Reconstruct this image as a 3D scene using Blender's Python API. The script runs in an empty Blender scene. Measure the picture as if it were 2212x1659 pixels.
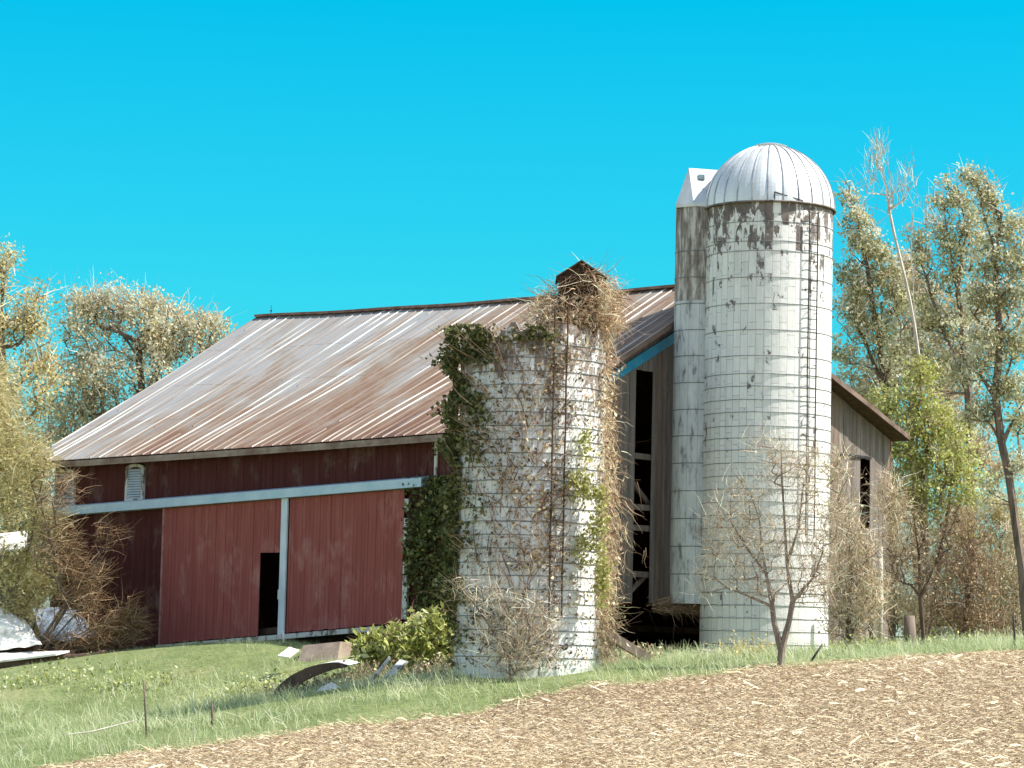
import bpy, math, random
import numpy as np
from mathutils import Vector, Matrix

random.seed(7)
RNG = np.random.default_rng(11)
SC = bpy.context.scene
COL = SC.collection
R = math.radians

# ------------------------------------------------------------------ camera
F = 6000.0                     # focal length in pixels of a 2212 px wide frame
CX, CY = 1106.0, 829.5
EYE = Vector((0, 0, 2.2))
PITCH, ROLL = R(5.715), R(1.3)
w_ = Vector((0, math.cos(PITCH), math.sin(PITCH)))
u0 = Vector((0, -math.sin(PITCH), math.cos(PITCH)))
r0 = Vector((1, 0, 0))
u_ = u0 * math.cos(ROLL) - r0 * math.sin(ROLL)
r_ = r0 * math.cos(ROLL) + u0 * math.sin(ROLL)

def at(px, py, Y):
    d = w_ + r_ * ((px - CX) / F) - u_ * ((py - CY) / F)
    return EYE + d * ((Y - EYE.y) / d.y)

def proj(p):
    v = Vector(p) - EYE
    k = v.dot(w_)
    return CX + F * v.dot(r_) / k, CY - F * v.dot(u_) / k

def zfor(x, y, py):
    lo, hi = -20.0, 40.0
    for _ in range(50):
        m = (lo + hi) / 2
        if proj((x, y, m))[1] > py: lo = m
        else: hi = m
    return (lo + hi) / 2

def s_on(O, d, px, py, smax=40.0):
    """distance along plan line O + d*s where the picture column is px (at row py)"""
    lo, hi = -5.0, smax
    def g(s):
        x, y = O[0] + d[0] * s, O[1] + d[1] * s
        return proj((x, y, zfor(x, y, py)))[0]
    inc = g(hi) > g(lo)
    for _ in range(45):
        m = (lo + hi) / 2
        if (g(m) < px) == inc: lo = m
        else: hi = m
    return (lo + hi) / 2

cam = bpy.data.cameras.new("camera")
cam.sensor_width = 36.0
cam.lens = 36.0 * F / 2212.0
cam.clip_start, cam.clip_end = 0.5, 5000
camo = bpy.data.objects.new("camera", cam)
COL.objects.link(camo)
mw = Matrix.Identity(4)
for i in range(3):
    mw[i][0], mw[i][1], mw[i][2], mw[i][3] = r_[i], u_[i], -w_[i], EYE[i]
camo.matrix_world = mw
SC.camera = camo

# ------------------------------------------------------------------ colours, materials
def lin(c):
    out = []
    for v in c[:3]:
        v = v / 255.0
        out.append(v / 12.92 if v <= 0.04045 else ((v + 0.055) / 1.055) ** 2.4)
    return (out[0], out[1], out[2], 1.0)

class NT:
    def __init__(s, name, rough=0.8, metal=0.0, spec=0.3):
        s.m = bpy.data.materials.new(name); s.m.use_nodes = True
        s.t = s.m.node_tree; s.n = s.t.nodes; s.l = s.t.links
        s.b = s.n['Principled BSDF']
        s.b.inputs['Roughness'].default_value = rough
        s.b.inputs['Metallic'].default_value = metal
        s.b.inputs['Specular IOR Level'].default_value = spec
    def put(s, sock, v):
        if hasattr(v, 'is_output'): s.l.new(v, sock)
        else: sock.default_value = v
    def coord(s, kind='Object', scale=(1, 1, 1), rot=(0, 0, 0)):
        c = s.n.new('ShaderNodeTexCoord'); m = s.n.new('ShaderNodeMapping')
        s.l.new(c.outputs[kind], m.inputs['Vector'])
        m.inputs['Scale'].default_value = scale; m.inputs['Rotation'].default_value = rot
        return m.outputs['Vector']
    def noise(s, vec, scale=1.0, detail=6, rough=0.6, dist=0.0):
        x = s.n.new('ShaderNodeTexNoise')
        s.l.new(vec, x.inputs['Vector'])
        x.inputs['Scale'].default_value = scale; x.inputs['Detail'].default_value = detail
        x.inputs['Roughness'].default_value = rough; x.inputs['Distortion'].default_value = dist
        return x.outputs['Fac']
    def ramp(s, fac, stops):
        x = s.n.new('ShaderNodeValToRGB'); s.put(x.inputs['Fac'], fac)
        e = x.color_ramp.elements
        while len(e) < len(stops): e.new(0.5)
        for i, (p, c) in enumerate(stops):
            e[i].position = p; e[i].color = c if len(c) == 4 else (*c, 1)
        return x.outputs['Color']
    def bw(s, fac, a, b):
        return s.ramp(fac, [(a, (0, 0, 0, 1)), (b, (1, 1, 1, 1))])
    def mix(s, fac, a, b, mode='MIX'):
        x = s.n.new('ShaderNodeMix'); x.data_type = 'RGBA'; x.blend_type = mode
        s.put(x.inputs[0], fac); s.put(x.inputs[6], a); s.put(x.inputs[7], b)
        return x.outputs[2]
    def math(s, op, a, b=0.0, c=0.0):
        x = s.n.new('ShaderNodeMath'); x.operation = op
        s.put(x.inputs[0], a); s.put(x.inputs[1], b); s.put(x.inputs[2], c)
        return x.outputs[0]
    def sep(s, vec):
        x = s.n.new('ShaderNodeSeparateXYZ'); s.l.new(vec, x.inputs[0]); return x.outputs
    def comb(s, a, b, c=0.0):
        x = s.n.new('ShaderNodeCombineXYZ')
        s.put(x.inputs[0], a); s.put(x.inputs[1], b); s.put(x.inputs[2], c); return x.outputs[0]
    def attr(s, name):
        x = s.n.new('ShaderNodeAttribute'); x.attribute_name = name; return x.outputs
    def bump(s, h, strength=0.5, dist=0.02):
        x = s.n.new('ShaderNodeBump'); x.inputs['Strength'].default_value = strength
        x.inputs['Distance'].default_value = dist; s.put(x.inputs['Height'], h)
        s.l.new(x.outputs['Normal'], s.b.inputs['Normal']); return x
    def color(s, c): s.put(s.b.inputs['Base Color'], c); return s
    def rough(s, v): s.put(s.b.inputs['Roughness'], v); return s

def simple(name, c1, c2, scale=3.0, stretch=(1, 1, 1), rough=0.85, bump=0.4, bdist=0.02, metal=0.0, lo=0.35, hi=0.65, c3=None):
    k = NT(name, rough, metal)
    v = k.coord('Object', stretch)
    n = k.noise(v, scale, 8, 0.65)
    st = [(lo, lin(c1)), (hi, lin(c2))]
    if c3: st.append((min(0.98, hi + 0.12), lin(c3)))
    k.color(k.ramp(n, st))
    if bump: k.bump(k.noise(v, scale * 4, 6, 0.7), bump, bdist)
    return k.m

def foliage(name, cols, trans=0.3, rough=0.7, gain=1.45):
    """leaf / twig material: colour picked by the per-leaf attribute 'tint'"""
    k = NT(name, rough, 0, 0.15)
    n = len(cols)
    c = k.ramp(k.attr('tint')[2], [((i + 0.5) / n, tuple(min(0.8, q * gain) for q in lin(c)[:3]) + (1,)) for i, c in enumerate(cols)])
    k.color(c)
    if trans:
        tr = k.n.new('ShaderNodeBsdfTranslucent'); k.l.new(c, tr.inputs['Color'])
        mx = k.n.new('ShaderNodeMixShader'); mx.inputs[0].default_value = trans
        k.l.new(k.b.outputs[0], mx.inputs[1]); k.l.new(tr.outputs[0], mx.inputs[2])
        k.l.new(mx.outputs[0], k.n['Material Output'].inputs['Surface'])
    return k.m

# ------------------------------------------------------------------ objects
ORG = {}
def tag(o, label=None, cat=None, group=None, kind=None):
    if label: o['label'] = label
    if cat: o['category'] = cat
    if group: o['group'] = group
    if kind: o['kind'] = kind
    return o

def thing(name, label, cat, loc, group=None):
    o = bpy.data.objects.new(name, None); COL.objects.link(o)
    o.empty_display_size = 0.3
    o.location = loc; ORG[o] = Vector(loc)
    return tag(o, label, cat, group)

def link(name, me, mats, parent=None, base=None, smooth=False):
    """place a mesh whose vertices are in world space; origin at its parent's origin or at its own base"""
    n = len(me.vertices)
    co = np.empty(n * 3, np.float32); me.vertices.foreach_get('co', co); co = co.reshape(-1, 3)
    if parent is not None: org = ORG[parent]
    elif base is not None: org = Vector(base)
    else:
        mn, mx = co.min(0), co.max(0)
        org = Vector(((mn[0] + mx[0]) / 2, (mn[1] + mx[1]) / 2, mn[2]))
    co -= np.array(org, np.float32)
    me.vertices.foreach_set('co', co.ravel())
    o = bpy.data.objects.new(name, me); COL.objects.link(o)
    ORG[o] = org
    if parent is not None: o.parent = parent
    else: o.location = org
    for m in (mats if isinstance(mats, (list, tuple)) else [mats]): me.materials.append(m)
    if smooth: me.polygons.foreach_set('use_smooth', [True] * len(me.polygons))
    me.update()
    return o

class MB:
    def __init__(s): s.v, s.f, s.mi, s.uv = [], [], [], []
    def face(s, pts, mi=0, uv=None):
        i = len(s.v); s.v += [tuple(p) for p in pts]
        s.f.append(tuple(range(i, i + len(pts)))); s.mi.append(mi)
        s.uv += uv if uv else [(0, 0)] * len(pts)
    def hexa(s, p, mi=0):
        """p: 8 corners, bottom ring then top ring"""
        i = len(s.v); s.v += [tuple(q) for q in p]
        for q in ((3, 2, 1, 0), (4, 5, 6, 7), (0, 1, 5, 4), (1, 2, 6, 5), (2, 3, 7, 6), (3, 0, 4, 7)):
            s.f.append(tuple(i + k for k in q)); s.mi.append(mi); s.uv += [(0, 0)] * 4
    def box(s, c, sx, sy, sz, ax=(1, 0, 0), ay=(0, 1, 0), az=(0, 0, 1), mi=0):
        c = Vector(c); ax, ay, az = Vector(ax) * sx / 2, Vector(ay) * sy / 2, Vector(az) * sz / 2
        s.hexa([c - ax - ay - az, c + ax - ay - az, c + ax + ay - az, c - ax + ay - az,
                c - ax - ay + az, c + ax - ay + az, c + ax + ay + az, c - ax + ay + az], mi)
    def bar(s, a, b, wd, th, side=None, mi=0):
        a, b = Vector(a), Vector(b); d = (b - a); L = d.length; d = d / L
        sd = Vector(side) if side is not None else (Vector((0, 0, 1)) if abs(d.z) < 0.9 else Vector((1, 0, 0)))
        x = d.cross(sd).normalized(); y = x.cross(d)
        s.box((a + b) / 2, th, wd, L, x, y, d, mi)
    def tube(s, pts, rad, n=6, mi=0, cap=True):
        pts = [Vector(p) for p in pts]; i0 = len(s.v)
        if not hasattr(rad, '__len__'): rad = [rad] * len(pts)
        up = None
        for k, p in enumerate(pts):
            d = (pts[min(k + 1, len(pts) - 1)] - pts[max(k - 1, 0)]).normalized()
            if up is None: up = d.orthogonal().normalized()
            up = (up - d * up.dot(d)).normalized(); bi = d.cross(up)
            for j in range(n):
                a = 2 * math.pi * j / n
                s.v.append(tuple(p + (up * math.cos(a) + bi * math.sin(a)) * rad[k]))
        for k in range(len(pts) - 1):
            for j in range(n):
                a = i0 + k * n + j; b = i0 + k * n + (j + 1) % n
                s.f.append((a, b, b + n, a + n)); s.mi.append(mi); s.uv += [(0, 0)] * 4
        if cap:
            s.f.append(tuple(i0 + j for j in reversed(range(n)))); s.mi.append(mi); s.uv += [(0, 0)] * n
            e = i0 + (len(pts) - 1) * n
            s.f.append(tuple(e + j for j in range(n))); s.mi.append(mi); s.uv += [(0, 0)] * n
    def build(s, name, mats, parent=None, base=None, smooth=False):
        me = bpy.data.meshes.new(name); me.from_pydata(s.v, [], s.f)
        me.polygons.foreach_set('material_index', s.mi)
        ul = me.uv_layers.new(name='uv'); ul.data.foreach_set('uv', np.array(s.uv, np.float32).ravel())
        return link(name, me, mats, parent, base, smooth)

def quads_mesh(name, V, tint):
    """V: (n, k, 4, 3) or (n,4,3) quads; tint one value per first index"""
    V = np.asarray(V, np.float32)
    if V.ndim == 3: V = V[:, None]
    n, k = V.shape[:2]
    me = bpy.data.meshes.new(name)
    nv = n * k * 4
    me.vertices.add(nv); me.vertices.foreach_set('co', V.reshape(-1))
    me.loops.add(nv); me.loops.foreach_set('vertex_index', np.arange(nv, dtype=np.int32))
    me.polygons.add(n * k); me.polygons.foreach_set('loop_start', np.arange(0, nv, 4, dtype=np.int32))
    try: me.polygons.foreach_set('loop_total', np.full(n * k, 4, np.int32))
    except Exception: pass
    me.update(calc_edges=True)
    a = me.attributes.new('tint', 'FLOAT', 'POINT')
    a.data.foreach_set('value', np.repeat(np.asarray(tint, np.float32), k * 4))
    return me

def unit(a): return a / (np.linalg.norm(a, axis=-1, keepdims=True) + 1e-9)

def leaf_quads(P, size, aspect=1.6, updir=None, rng=RNG):
    """one diamond-ish quad per point with a random pose"""
    n = len(P)
    d = unit(rng.normal(size=(n, 3)) + (np.array(updir) if updir is not None else 0))
    q = unit(np.cross(d, rng.normal(size=(n, 3))))
    sz = size * rng.uniform(0.55, 1.35, (n, 1))
    a = d * sz * aspect / 2; b = q * sz / 2
    bend = np.cross(d, q) * sz * 0.18
    return np.stack([P - a, P + b + bend, P + a, P - b + bend], 1)

def strands(P, D, length, width, droop=0.3, wob=0.15, rng=RNG, seg=3):
    """thin curved ribbons starting at P heading along D; each seg quads"""
    n = len(P)
    L = length * rng.uniform(0.5, 1.4, (n, 1)) / seg
    d = unit(D); pts = [P]
    for i in range(seg):
        pts.append(pts[-1] + d * L)
        d = unit(d + rng.normal(size=(n, 3)) * wob + np.array([0, 0, -droop / seg]))
    s = unit(np.cross(unit(D), rng.normal(size=(n, 3))))
    wd = width * rng.uniform(0.6, 1.4, (n, 1))
    qs = []
    for i in range(seg):
        w0 = wd * (1 - 0.8 * i / seg) / 2; w1 = wd * (1 - 0.8 * (i + 1) / seg) / 2
        qs.append(np.stack([pts[i] - s * w0, pts[i] + s * w0, pts[i + 1] + s * w1, pts[i + 1] - s * w1], 1))
    return np.stack(qs, 1)

# ------------------------------------------------------------------ ground shape
EDGE = [(-200, 1705), (130, 1659), (600, 1590), (850, 1563), (1100, 1525), (1316, 1482), (1504, 1465), (1683, 1444), (1860, 1430), (2048, 1420), (2212, 1407), (2500, 1385)]
def edge_depth(px): return 60.0 + 12.0 * px / 2212.0
EDGE3 = [at(px, py, edge_depth(px)) for px, py in EDGE]
ctrl = [tuple(p) for p in EDGE3]
for px, py, Y in ((-150, 1470, 97), (0, 1452, 96), (240, 1414, 93), (531, 1386, 88.5), (640, 1388, 84), (760, 1430, 79), (900, 1452, 76),
                  (300, 1520, 78), (600, 1480, 78), (60, 1570, 74),
                  (985, 1458, 70), (1140, 1458, 70), (1285, 1448, 70), (1140, 1452, 73), (690, 1397, 86), (740, 1408, 85), (820, 1412, 84.5), (900, 1425, 82), (1330, 1436, 75), (1420, 1420, 81), (1500, 1420, 84), (1650, 1426, 84.5),
                  (1790, 1414, 86), (1950, 1402, 88), (2212, 1393, 88), (2400, 1385, 88),
                  (500, 1640, 59.5), (1106, 1659, 54), (2212, 1659, 49), (1700, 1560, 59), (1918, 1402, 96), (1420, 1416, 90), (820, 1400, 92),
                  (2212, 1395, 110), (1106, 1400, 110), (100, 1420, 115), (-300, 1450, 110), (2500, 1390, 110)):
    ctrl.append(tuple(at(px, py, Y)))
for X in (-30, -15, 0, 15, 30):
    ctrl.append((X, 30, 0.15)); ctrl.append((X, 10, 0.2))
CT = np.array(ctrl)
def _tps(r): return np.where(r > 1e-6, r * r * np.log(r + 1e-12), 0.0)
def _fit():
    n = len(CT); A = np.zeros((n + 3, n + 3))
    r = np.linalg.norm(CT[:, None, :2] - CT[None, :, :2], axis=-1)
    A[:n, :n] = _tps(r) + np.eye(n) * 0.05
    A[:n, n] = 1; A[:n, n + 1:] = CT[:, :2]; A[n, :n] = 1; A[n + 1:, :n] = CT[:, :2].T
    return np.linalg.solve(A, np.concatenate([CT[:, 2], [0, 0, 0]]))
WT = _fit()
def gz(X, Y):
    X = np.atleast_1d(np.asarray(X, float)); Y = np.atleast_1d(np.asarray(Y, float))
    xc, yc = np.clip(X, -30, 30), np.clip(Y, 8, 112)
    out = np.empty(len(xc))
    for i in range(0, len(xc), 20000):
        a, b = xc[i:i + 20000], yc[i:i + 20000]
        r = np.sqrt((a[:, None] - CT[None, :, 0]) ** 2 + (b[:, None] - CT[None, :, 1]) ** 2)
        out[i:i + 20000] = _tps(r) @ WT[:-3] + WT[-3] + WT[-2] * a + WT[-1] * b
    d = np.hypot(X - xc, Y - yc)
    k = np.clip(d / 120.0, 0, 1); k = k * k * (3 - 2 * k)
    return out * (1 - k) + k * np.where(Y > 60, 1.9, 0.3)
def g1(x, y): return float(gz([x], [y])[0])
EX = np.array([p.x for p in EDGE3]); EY = np.array([p.y for p in EDGE3])
def edge_y(X): 
    e = np.interp(X, EX, EY)
    e = np.where(X < EX[0], EY[0] + (X - EX[0]) * 0.6, e)
    return np.where(X > EX[-1], EY[-1] + (X - EX[-1]) * 0.55, e)
def wobble(X): return 0.35 * np.sin(X * 1.3) + 0.22 * np.sin(X * 3.1 + 1) + 0.12 * np.sin(X * 7.7 + 2)

def sheet(name, xs, yfun, off, m, kind='structure'):
    """grid sheet over columns xs; yfun(x) gives the row depths"""
    rows = [yfun(x) for x in xs]; nr = len(rows[0])
    X = np.repeat(np.array(xs, float), nr); Y = np.concatenate(rows)
    Z = gz(X, Y) + off
    V = np.stack([X, Y, Z], 1)
    f = []
    for i in range(len(xs) - 1):
        for j in range(nr - 1):
            a = i * nr + j; f.append((a, a + nr, a + nr + 1, a + 1))
    me = bpy.data.meshes.new(name); me.from_pydata(V.tolist(), [], f)
    o = link(name, me, m, None, (0, 0, 0), True)
    return tag(o, kind=kind)

# ---- ground materials
k = NT('grass_soil', 0.95)
v = k.coord('Object')
c = k.ramp(k.noise(v, 0.5, 8, 0.65), [(0.3, lin((110, 122, 70))), (0.5, lin((136, 148, 92))), (0.72, lin((164, 160, 112)))])
c = k.mix(k.bw(k.noise(v, 6, 6, 0.7), 0.45, 0.75), c, lin((80, 88, 48)))
k.color(c); k.bump(k.noise(v, 10, 6, 0.7), 0.8, 0.08)
M_GROUND = k.m
k = NT('field_soil', 0.95)
v = k.coord('Object', (0.8, 1, 1))
c = k.ramp(k.noise(v, 0.35, 8, 0.6), [(0.3, lin((158, 132, 106))), (0.55, lin((182, 157, 128))), (0.75, lin((199, 177, 148)))])
c = k.mix(k.bw(k.noise(v, 9, 8, 0.75), 0.42, 0.66), lin((134, 108, 82)), c)
k.color(c); k.bump(k.noise(v, 9, 8, 0.75), 1.0, 0.09)
M_FIELD = k.m

xs = sorted(set([-900, -500, -250, -120, -70] + list(np.arange(-45, 46, 1.0)) + [70, 120, 250, 500, 900]))
ys = np.array([-60, -20] + list(np.arange(8, 45, 4)) + list(np.arange(46, 116, 1.0)) + [125, 145, 180, 240, 360, 600, 1100, 2500], float)
sheet('ground', xs, lambda x: ys, 0.0, M_GROUND)
fx = list(np.arange(-45, 46, 0.35))
def frow(x):
    e = float(edge_y(np.array([x]))[0] + wobble(np.array([x]))[0])
    return np.concatenate([np.linspace(-20, 40, 8), np.linspace(42, e, 60)])
sheet('field', fx, frow, 0.03, M_FIELD)

# ------------------------------------------------------------------ sky and sun
SUN_EL = R(51); SUNV = Vector((0.97, -0.17)).normalized()
sunv = Vector((SUNV.x * math.cos(SUN_EL), SUNV.y * math.cos(SUN_EL), math.sin(SUN_EL)))
sl = bpy.data.lights.new('sun', 'SUN'); sl.energy = 4.8; sl.angle = R(0.5); sl.color = (1.0, 0.965, 0.91)
so = bpy.data.objects.new('sun', sl); COL.objects.link(so)
so.rotation_euler = sunv.to_track_quat('Z', 'Y').to_euler(); so.location = (40, 20, 60)
W = bpy.data.worlds.new('World'); SC.world = W; W.use_nodes = True
nt = W.node_tree; bg = nt.nodes['Background']
sky = nt.nodes.new('ShaderNodeTexSky'); sky.sky_type = 'NISHITA'; sky.sun_disc = False
sky.sun_elevation = SUN_EL; sky.sun_rotation = math.atan2(SUNV.x, SUNV.y)
sky.air_density = 1.0; sky.dust_density = 0.6; sky.ozone_density = 1.0
tc = nt.nodes.new('ShaderNodeTexCoord'); sp = nt.nodes.new('ShaderNodeSeparateXYZ')
nt.links.new(tc.outputs['Generated'], sp.inputs[0])
mr = nt.nodes.new('ShaderNodeMapRange'); mr.interpolation_type = 'SMOOTHSTEP'
mr.inputs['From Min'].default_value = 0.72; mr.inputs['From Max'].default_value = 0.93
nt.links.new(sp.outputs['Y'], mr.inputs['Value'])
mr2 = nt.nodes.new('ShaderNodeMapRange')
mr2.inputs['From Min'].default_value = 0.0; mr2.inputs['From Max'].default_value = 0.24
nt.links.new(sp.outputs['Z'], mr2.inputs['Value'])
rp = nt.nodes.new('ShaderNodeValToRGB'); nt.links.new(mr2.outputs['Result'], rp.inputs['Fac'])
SKY_TINT = [(0.0, (0.54, 0.66, 0.78)), (0.22, (0.29, 0.63, 0.665)), (0.5, (0.055, 0.655, 0.685)), (1.0, (0.0, 0.74, 0.785))]
while len(rp.color_ramp.elements) < 4: rp.color_ramp.elements.new(0.5)
for e, (p, c) in zip(rp.color_ramp.elements, SKY_TINT): e.position = p; e.color = (*c, 1)
mxt = nt.nodes.new('ShaderNodeMix'); mxt.data_type = 'RGBA'
nt.links.new(mr.outputs['Result'], mxt.inputs[0])
mxt.inputs[6].default_value = (1.02, 1.0, 0.94, 1); nt.links.new(rp.outputs['Color'], mxt.inputs[7])
mul = nt.nodes.new('ShaderNodeMix'); mul.data_type = 'RGBA'; mul.blend_type = 'MULTIPLY'; mul.inputs[0].default_value = 1
nt.links.new(sky.outputs[0], mul.inputs[6]); nt.links.new(mxt.outputs[2], mul.inputs[7])
nt.links.new(mul.outputs[2], bg.inputs['Color']); bg.inputs['Strength'].default_value = 0.15
SC.view_settings.view_transform = 'Standard'; SC.view_settings.look = 'None'
SC.view_settings.exposure = 0.6; SC.view_settings.gamma = 1.0
SC.render.engine = 'CYCLES'
SC.cycles.max_bounces = 6; SC.cycles.diffuse_bounces = 3; SC.cycles.transparent_max_bounces = 6

# ------------------------------------------------------------------ shared materials
def boards_mat(name, cols, patch=None, rough=0.9, bstr=0.4):
    """weathered timber: vertical grain streaks, colour steps from board to board ('tint' attribute free: uses position)"""
    k = NT(name, rough, 0, 0.2)
    v = k.coord('Object', (5.0, 5.0, 0.35))
    n = k.noise(v, 1.0, 8, 0.7)
    c = k.ramp(n, [(0.28, lin(cols[0])), (0.5, lin(cols[1])), (0.72, lin(cols[2]))])
    if patch:
        v2 = k.coord('Object', (1.2, 1.2, 0.6))
        c = k.mix(k.bw(k.noise(v2, 1.0, 7, 0.7), 0.54, 0.72), c, lin(patch))
    k.color(c); k.bump(k.noise(k.coord('Object', (14, 14, 0.8)), 1, 6, 0.7), bstr, 0.02)
    return k.m
M_RED = boards_mat('red_door_paint', [(138, 72, 66), (152, 84, 77), (166, 99, 91)], (176, 122, 114))
M_DARKRED = boards_mat('old_red_boards', [(66, 32, 30), (82, 42, 38), (92, 54, 48)], (116, 94, 86))
M_GREY = boards_mat('grey_barn_boards', [(92, 84, 78), (122, 112, 104), (150, 140, 132)], (106, 92, 82))
M_BEAM = boards_mat('old_beam_timber', [(92, 80, 72), (122, 108, 98), (150, 136, 124)])
M_DARKWOOD = boards_mat('dark_rotten_wood', [(52, 42, 34), (78, 62, 50), (100, 82, 66)])
M_WHITETRIM = simple('white_trim_paint', (190, 204, 214), (218, 228, 234), 2.0, (1, 1, 0.5), 0.6, 0.2)
M_SKYTRIM = simple('sky_tinted_white_trim', (170, 198, 212), (196, 216, 226), 1.5, (1, 1, 1), 0.55, 0.15)  # white paint with the blue sky light put into its colour
M_WHITEPEEL = simple('peeling_white_paint', (120, 110, 100), (205, 205, 198), 3.5, (1, 1, 0.5), 0.8, 0.4, lo=0.42, hi=0.5)
M_STONE = simple('shade_wall_stone', (60, 54, 48), (96, 88, 80), 2.5, (1, 1, 1.4), 0.95, 0.8, 0.05)  # colour darkened to deepen the shade under the barn
M_CONC = simple('weathered_concrete', (140, 122, 108), (176, 156, 138), 2.0, (1, 1, 1), 0.95, 0.6, 0.02)
M_RUSTEDGE = simple('rusty_roof_edge', (112, 74, 60), (160, 130, 116), 2.0, (1, 1, 1), 0.8, 0.4)
M_IRON = simple('dark_iron', (44, 46, 50), (84, 78, 74), 5.0, (1, 1, 1), 0.6, 0.2, metal=0.6)
M_HOOP = simple('hoop_iron', (96, 104, 106), (156, 158, 156), 2.0, (1, 1, 1), 0.6, 0.1, metal=0.3)
M_GALV = simple('bright_galvanised', (186, 190, 188), (222, 224, 220), 1.2, (1, 1, 0.4), 0.42, 0.05, metal=0.75)
M_SHEETWHITE = simple('white_sheet', (176, 170, 158), (240, 236, 226), 2.2, (1, 1, 1), 0.7, 0.4, lo=0.30, hi=0.48)
M_BLUEGREY = simple('blue_grey_sheet', (120, 134, 150), (160, 172, 184), 1.2, (1, 1, 1), 0.7, 0.2)
M_BROWNSHEET = simple('brown_rusty_sheet', (82, 66, 56), (124, 100, 84), 1.5, (1, 1, 1), 0.8, 0.3)
M_BARK = simple('grey_brown_bark', (88, 76, 66), (134, 118, 104), 6, (1, 1, 0.25), 0.95, 0.7, 0.03)
M_BARKDARK = simple('dark_bark', (78, 62, 52), (112, 92, 78), 6, (1, 1, 0.25), 0.95, 0.7, 0.03)
M_BARKPALE = simple('pale_bark', (176, 164, 148), (215, 206, 190), 4, (1, 1, 0.3), 0.9, 0.4, 0.02)

# ------------------------------------------------------------------ the barn
TH = R(42)
dl = (-math.cos(TH), math.sin(TH)); nl = (-math.sin(TH), -math.cos(TH))   # long side: direction to the left, outward normal
dg = (math.sin(TH), math.cos(TH)); ng = (math.cos(TH), -math.sin(TH))     # gable end: direction away, outward normal
_p = at(1062, 1380, 82.0); N = (_p.x, _p.y)
BL = s_on(N, dl, 112, 1250); BW = s_on(N, dg, 1921, 1200)
def wl(s, z, off=0.0): return Vector((N[0] + dl[0] * s + nl[0] * off, N[1] + dl[1] * s + nl[1] * off, z))
def wg(s, z, off=0.0): return Vector((N[0] + dg[0] * s + ng[0] * off, N[1] + dg[1] * s + ng[1] * off, z))
OV_E, OV_R, OV_L = 0.55, 0.72, 1.2
OV_F = 0.12
def plan(sl_, sg_): return (N[0] + dl[0] * sl_ + dg[0] * sg_, N[1] + dl[1] * sl_ + dg[1] * sg_)
# roof corner heights read off the picture
def cz(sl_, sg_, py):
    x, y = plan(sl_, sg_); return zfor(x, y, py)
A0 = plan(-OV_R, -OV_E); A1 = plan(BL + OV_L, -OV_E)
R0 = plan(-OV_R, BW / 2); R1 = plan(BL + OV_L, BW / 2)
D0 = plan(-OV_R, BW + OV_F); D1 = plan(BL + OV_L, BW + OV_F)
zA0 = cz(-OV_R, -OV_E, 925); zA1 = cz(BL + OV_L, -OV_E, 1000)
zR0 = cz(-OV_R, BW / 2, 612); zR1 = cz(BL + OV_L, BW / 2, 686)
zD0 = cz(-OV_R, BW + OV_F, 940)
print('BARN', N, 'L', BL, 'W', BW, 'eave', zA0, zA1, 'ridge', zR0, zR1, 'far eave', zD0,
      'px A0', proj((*A0, zA0)), 'A1', proj((*A1, zA1)), 'R0', proj((*R0, zR0)), 'R1', proj((*R1, zR1)), 'D0', proj((*D0, zD0)))
zD1 = zD0 + (zA1 - zA0)
A0, A1, R0, R1, D0, D1 = (Vector((*p, z)) for p, z in ((A0, zA0), (A1, zA1), (R0, zR0), (R1, zR1), (D0, zD0), (D1, zD1)))
def roof_near(u, vv): return (A0.lerp(A1, u)).lerp(R0.lerp(R1, u), vv)
def roof_far(u, vv): return (D0.lerp(D1, u)).lerp(R0.lerp(R1, u), vv)
def roof_z(sl_, sg_):
    u = (sl_ + OV_R) / (BL + OV_L + OV_R)
    if sg_ <= BW / 2: return roof_near(u, (sg_ + OV_E) / (BW / 2 + OV_E)).z
    return roof_far(u, (BW + OV_F - sg_) / (BW / 2 + OV_F)).z
_bx, _by = plan(BL / 2, BW / 2)
barn = thing('barn', 'long weathered red barn with a rusty white-striped metal roof beside two silos', 'barn', (_bx, _by, g1(_bx, _by)))

# roof sheet: sheets laid as strips that overlap, each strip slightly off level
k = NT('rusty_roof_metal', 0.55, 0.0, 0.5)
uvv = k.coord('UV')
us = k.sep(uvv)
strk = k.noise(k.coord('UV', (2.2, 0.16, 1)), 1.0, 8, 0.68)
strk2 = k.noise(k.coord('UV', (7.0, 0.22, 1)), 1.0, 6, 0.7)
big = k.noise(k.coord('UV', (0.34, 0.22, 1)), 1.0, 7, 0.66, 0.8)
rustpos = k.math('ADD', k.math('MULTIPLY', us[0], -0.013), k.math('MULTIPLY', us[1], -0.012))   # more rust low on the sheets and toward the silo end
fac = k.math('ADD', k.math('ADD', k.math('MULTIPLY', strk, 0.42), k.math('MULTIPLY', big, 0.72)), k.math('ADD', rustpos, 0.16))
c = k.ramp(fac, [(0.40, lin((158, 158, 154))), (0.49, lin((146, 136, 122))), (0.56, lin((138, 112, 88))), (0.65, lin((122, 86, 58))), (0.78, lin((98, 64, 42)))])
c = k.mix(k.bw(strk2, 0.56, 0.72), c, lin((160, 158, 154)))
c = k.mix(k.math('MULTIPLY', k.bw(k.noise(k.coord('UV', (9.0, 0.5, 1)), 1, 6, 0.7), 0.55, 0.7), 0.35), c, lin((104, 76, 64)))
lap = k.math('FRACT', k.math('DIVIDE', us[1], 3.1))
c = k.mix(k.math('MULTIPLY', k.math('LESS_THAN', lap, 0.014), 0.5), c, lin((96, 72, 62)))
k.color(c); k.rough(0.6)
cor = k.math('SINE', k.math('MULTIPLY', us[0], 6.283 / 0.076))
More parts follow.
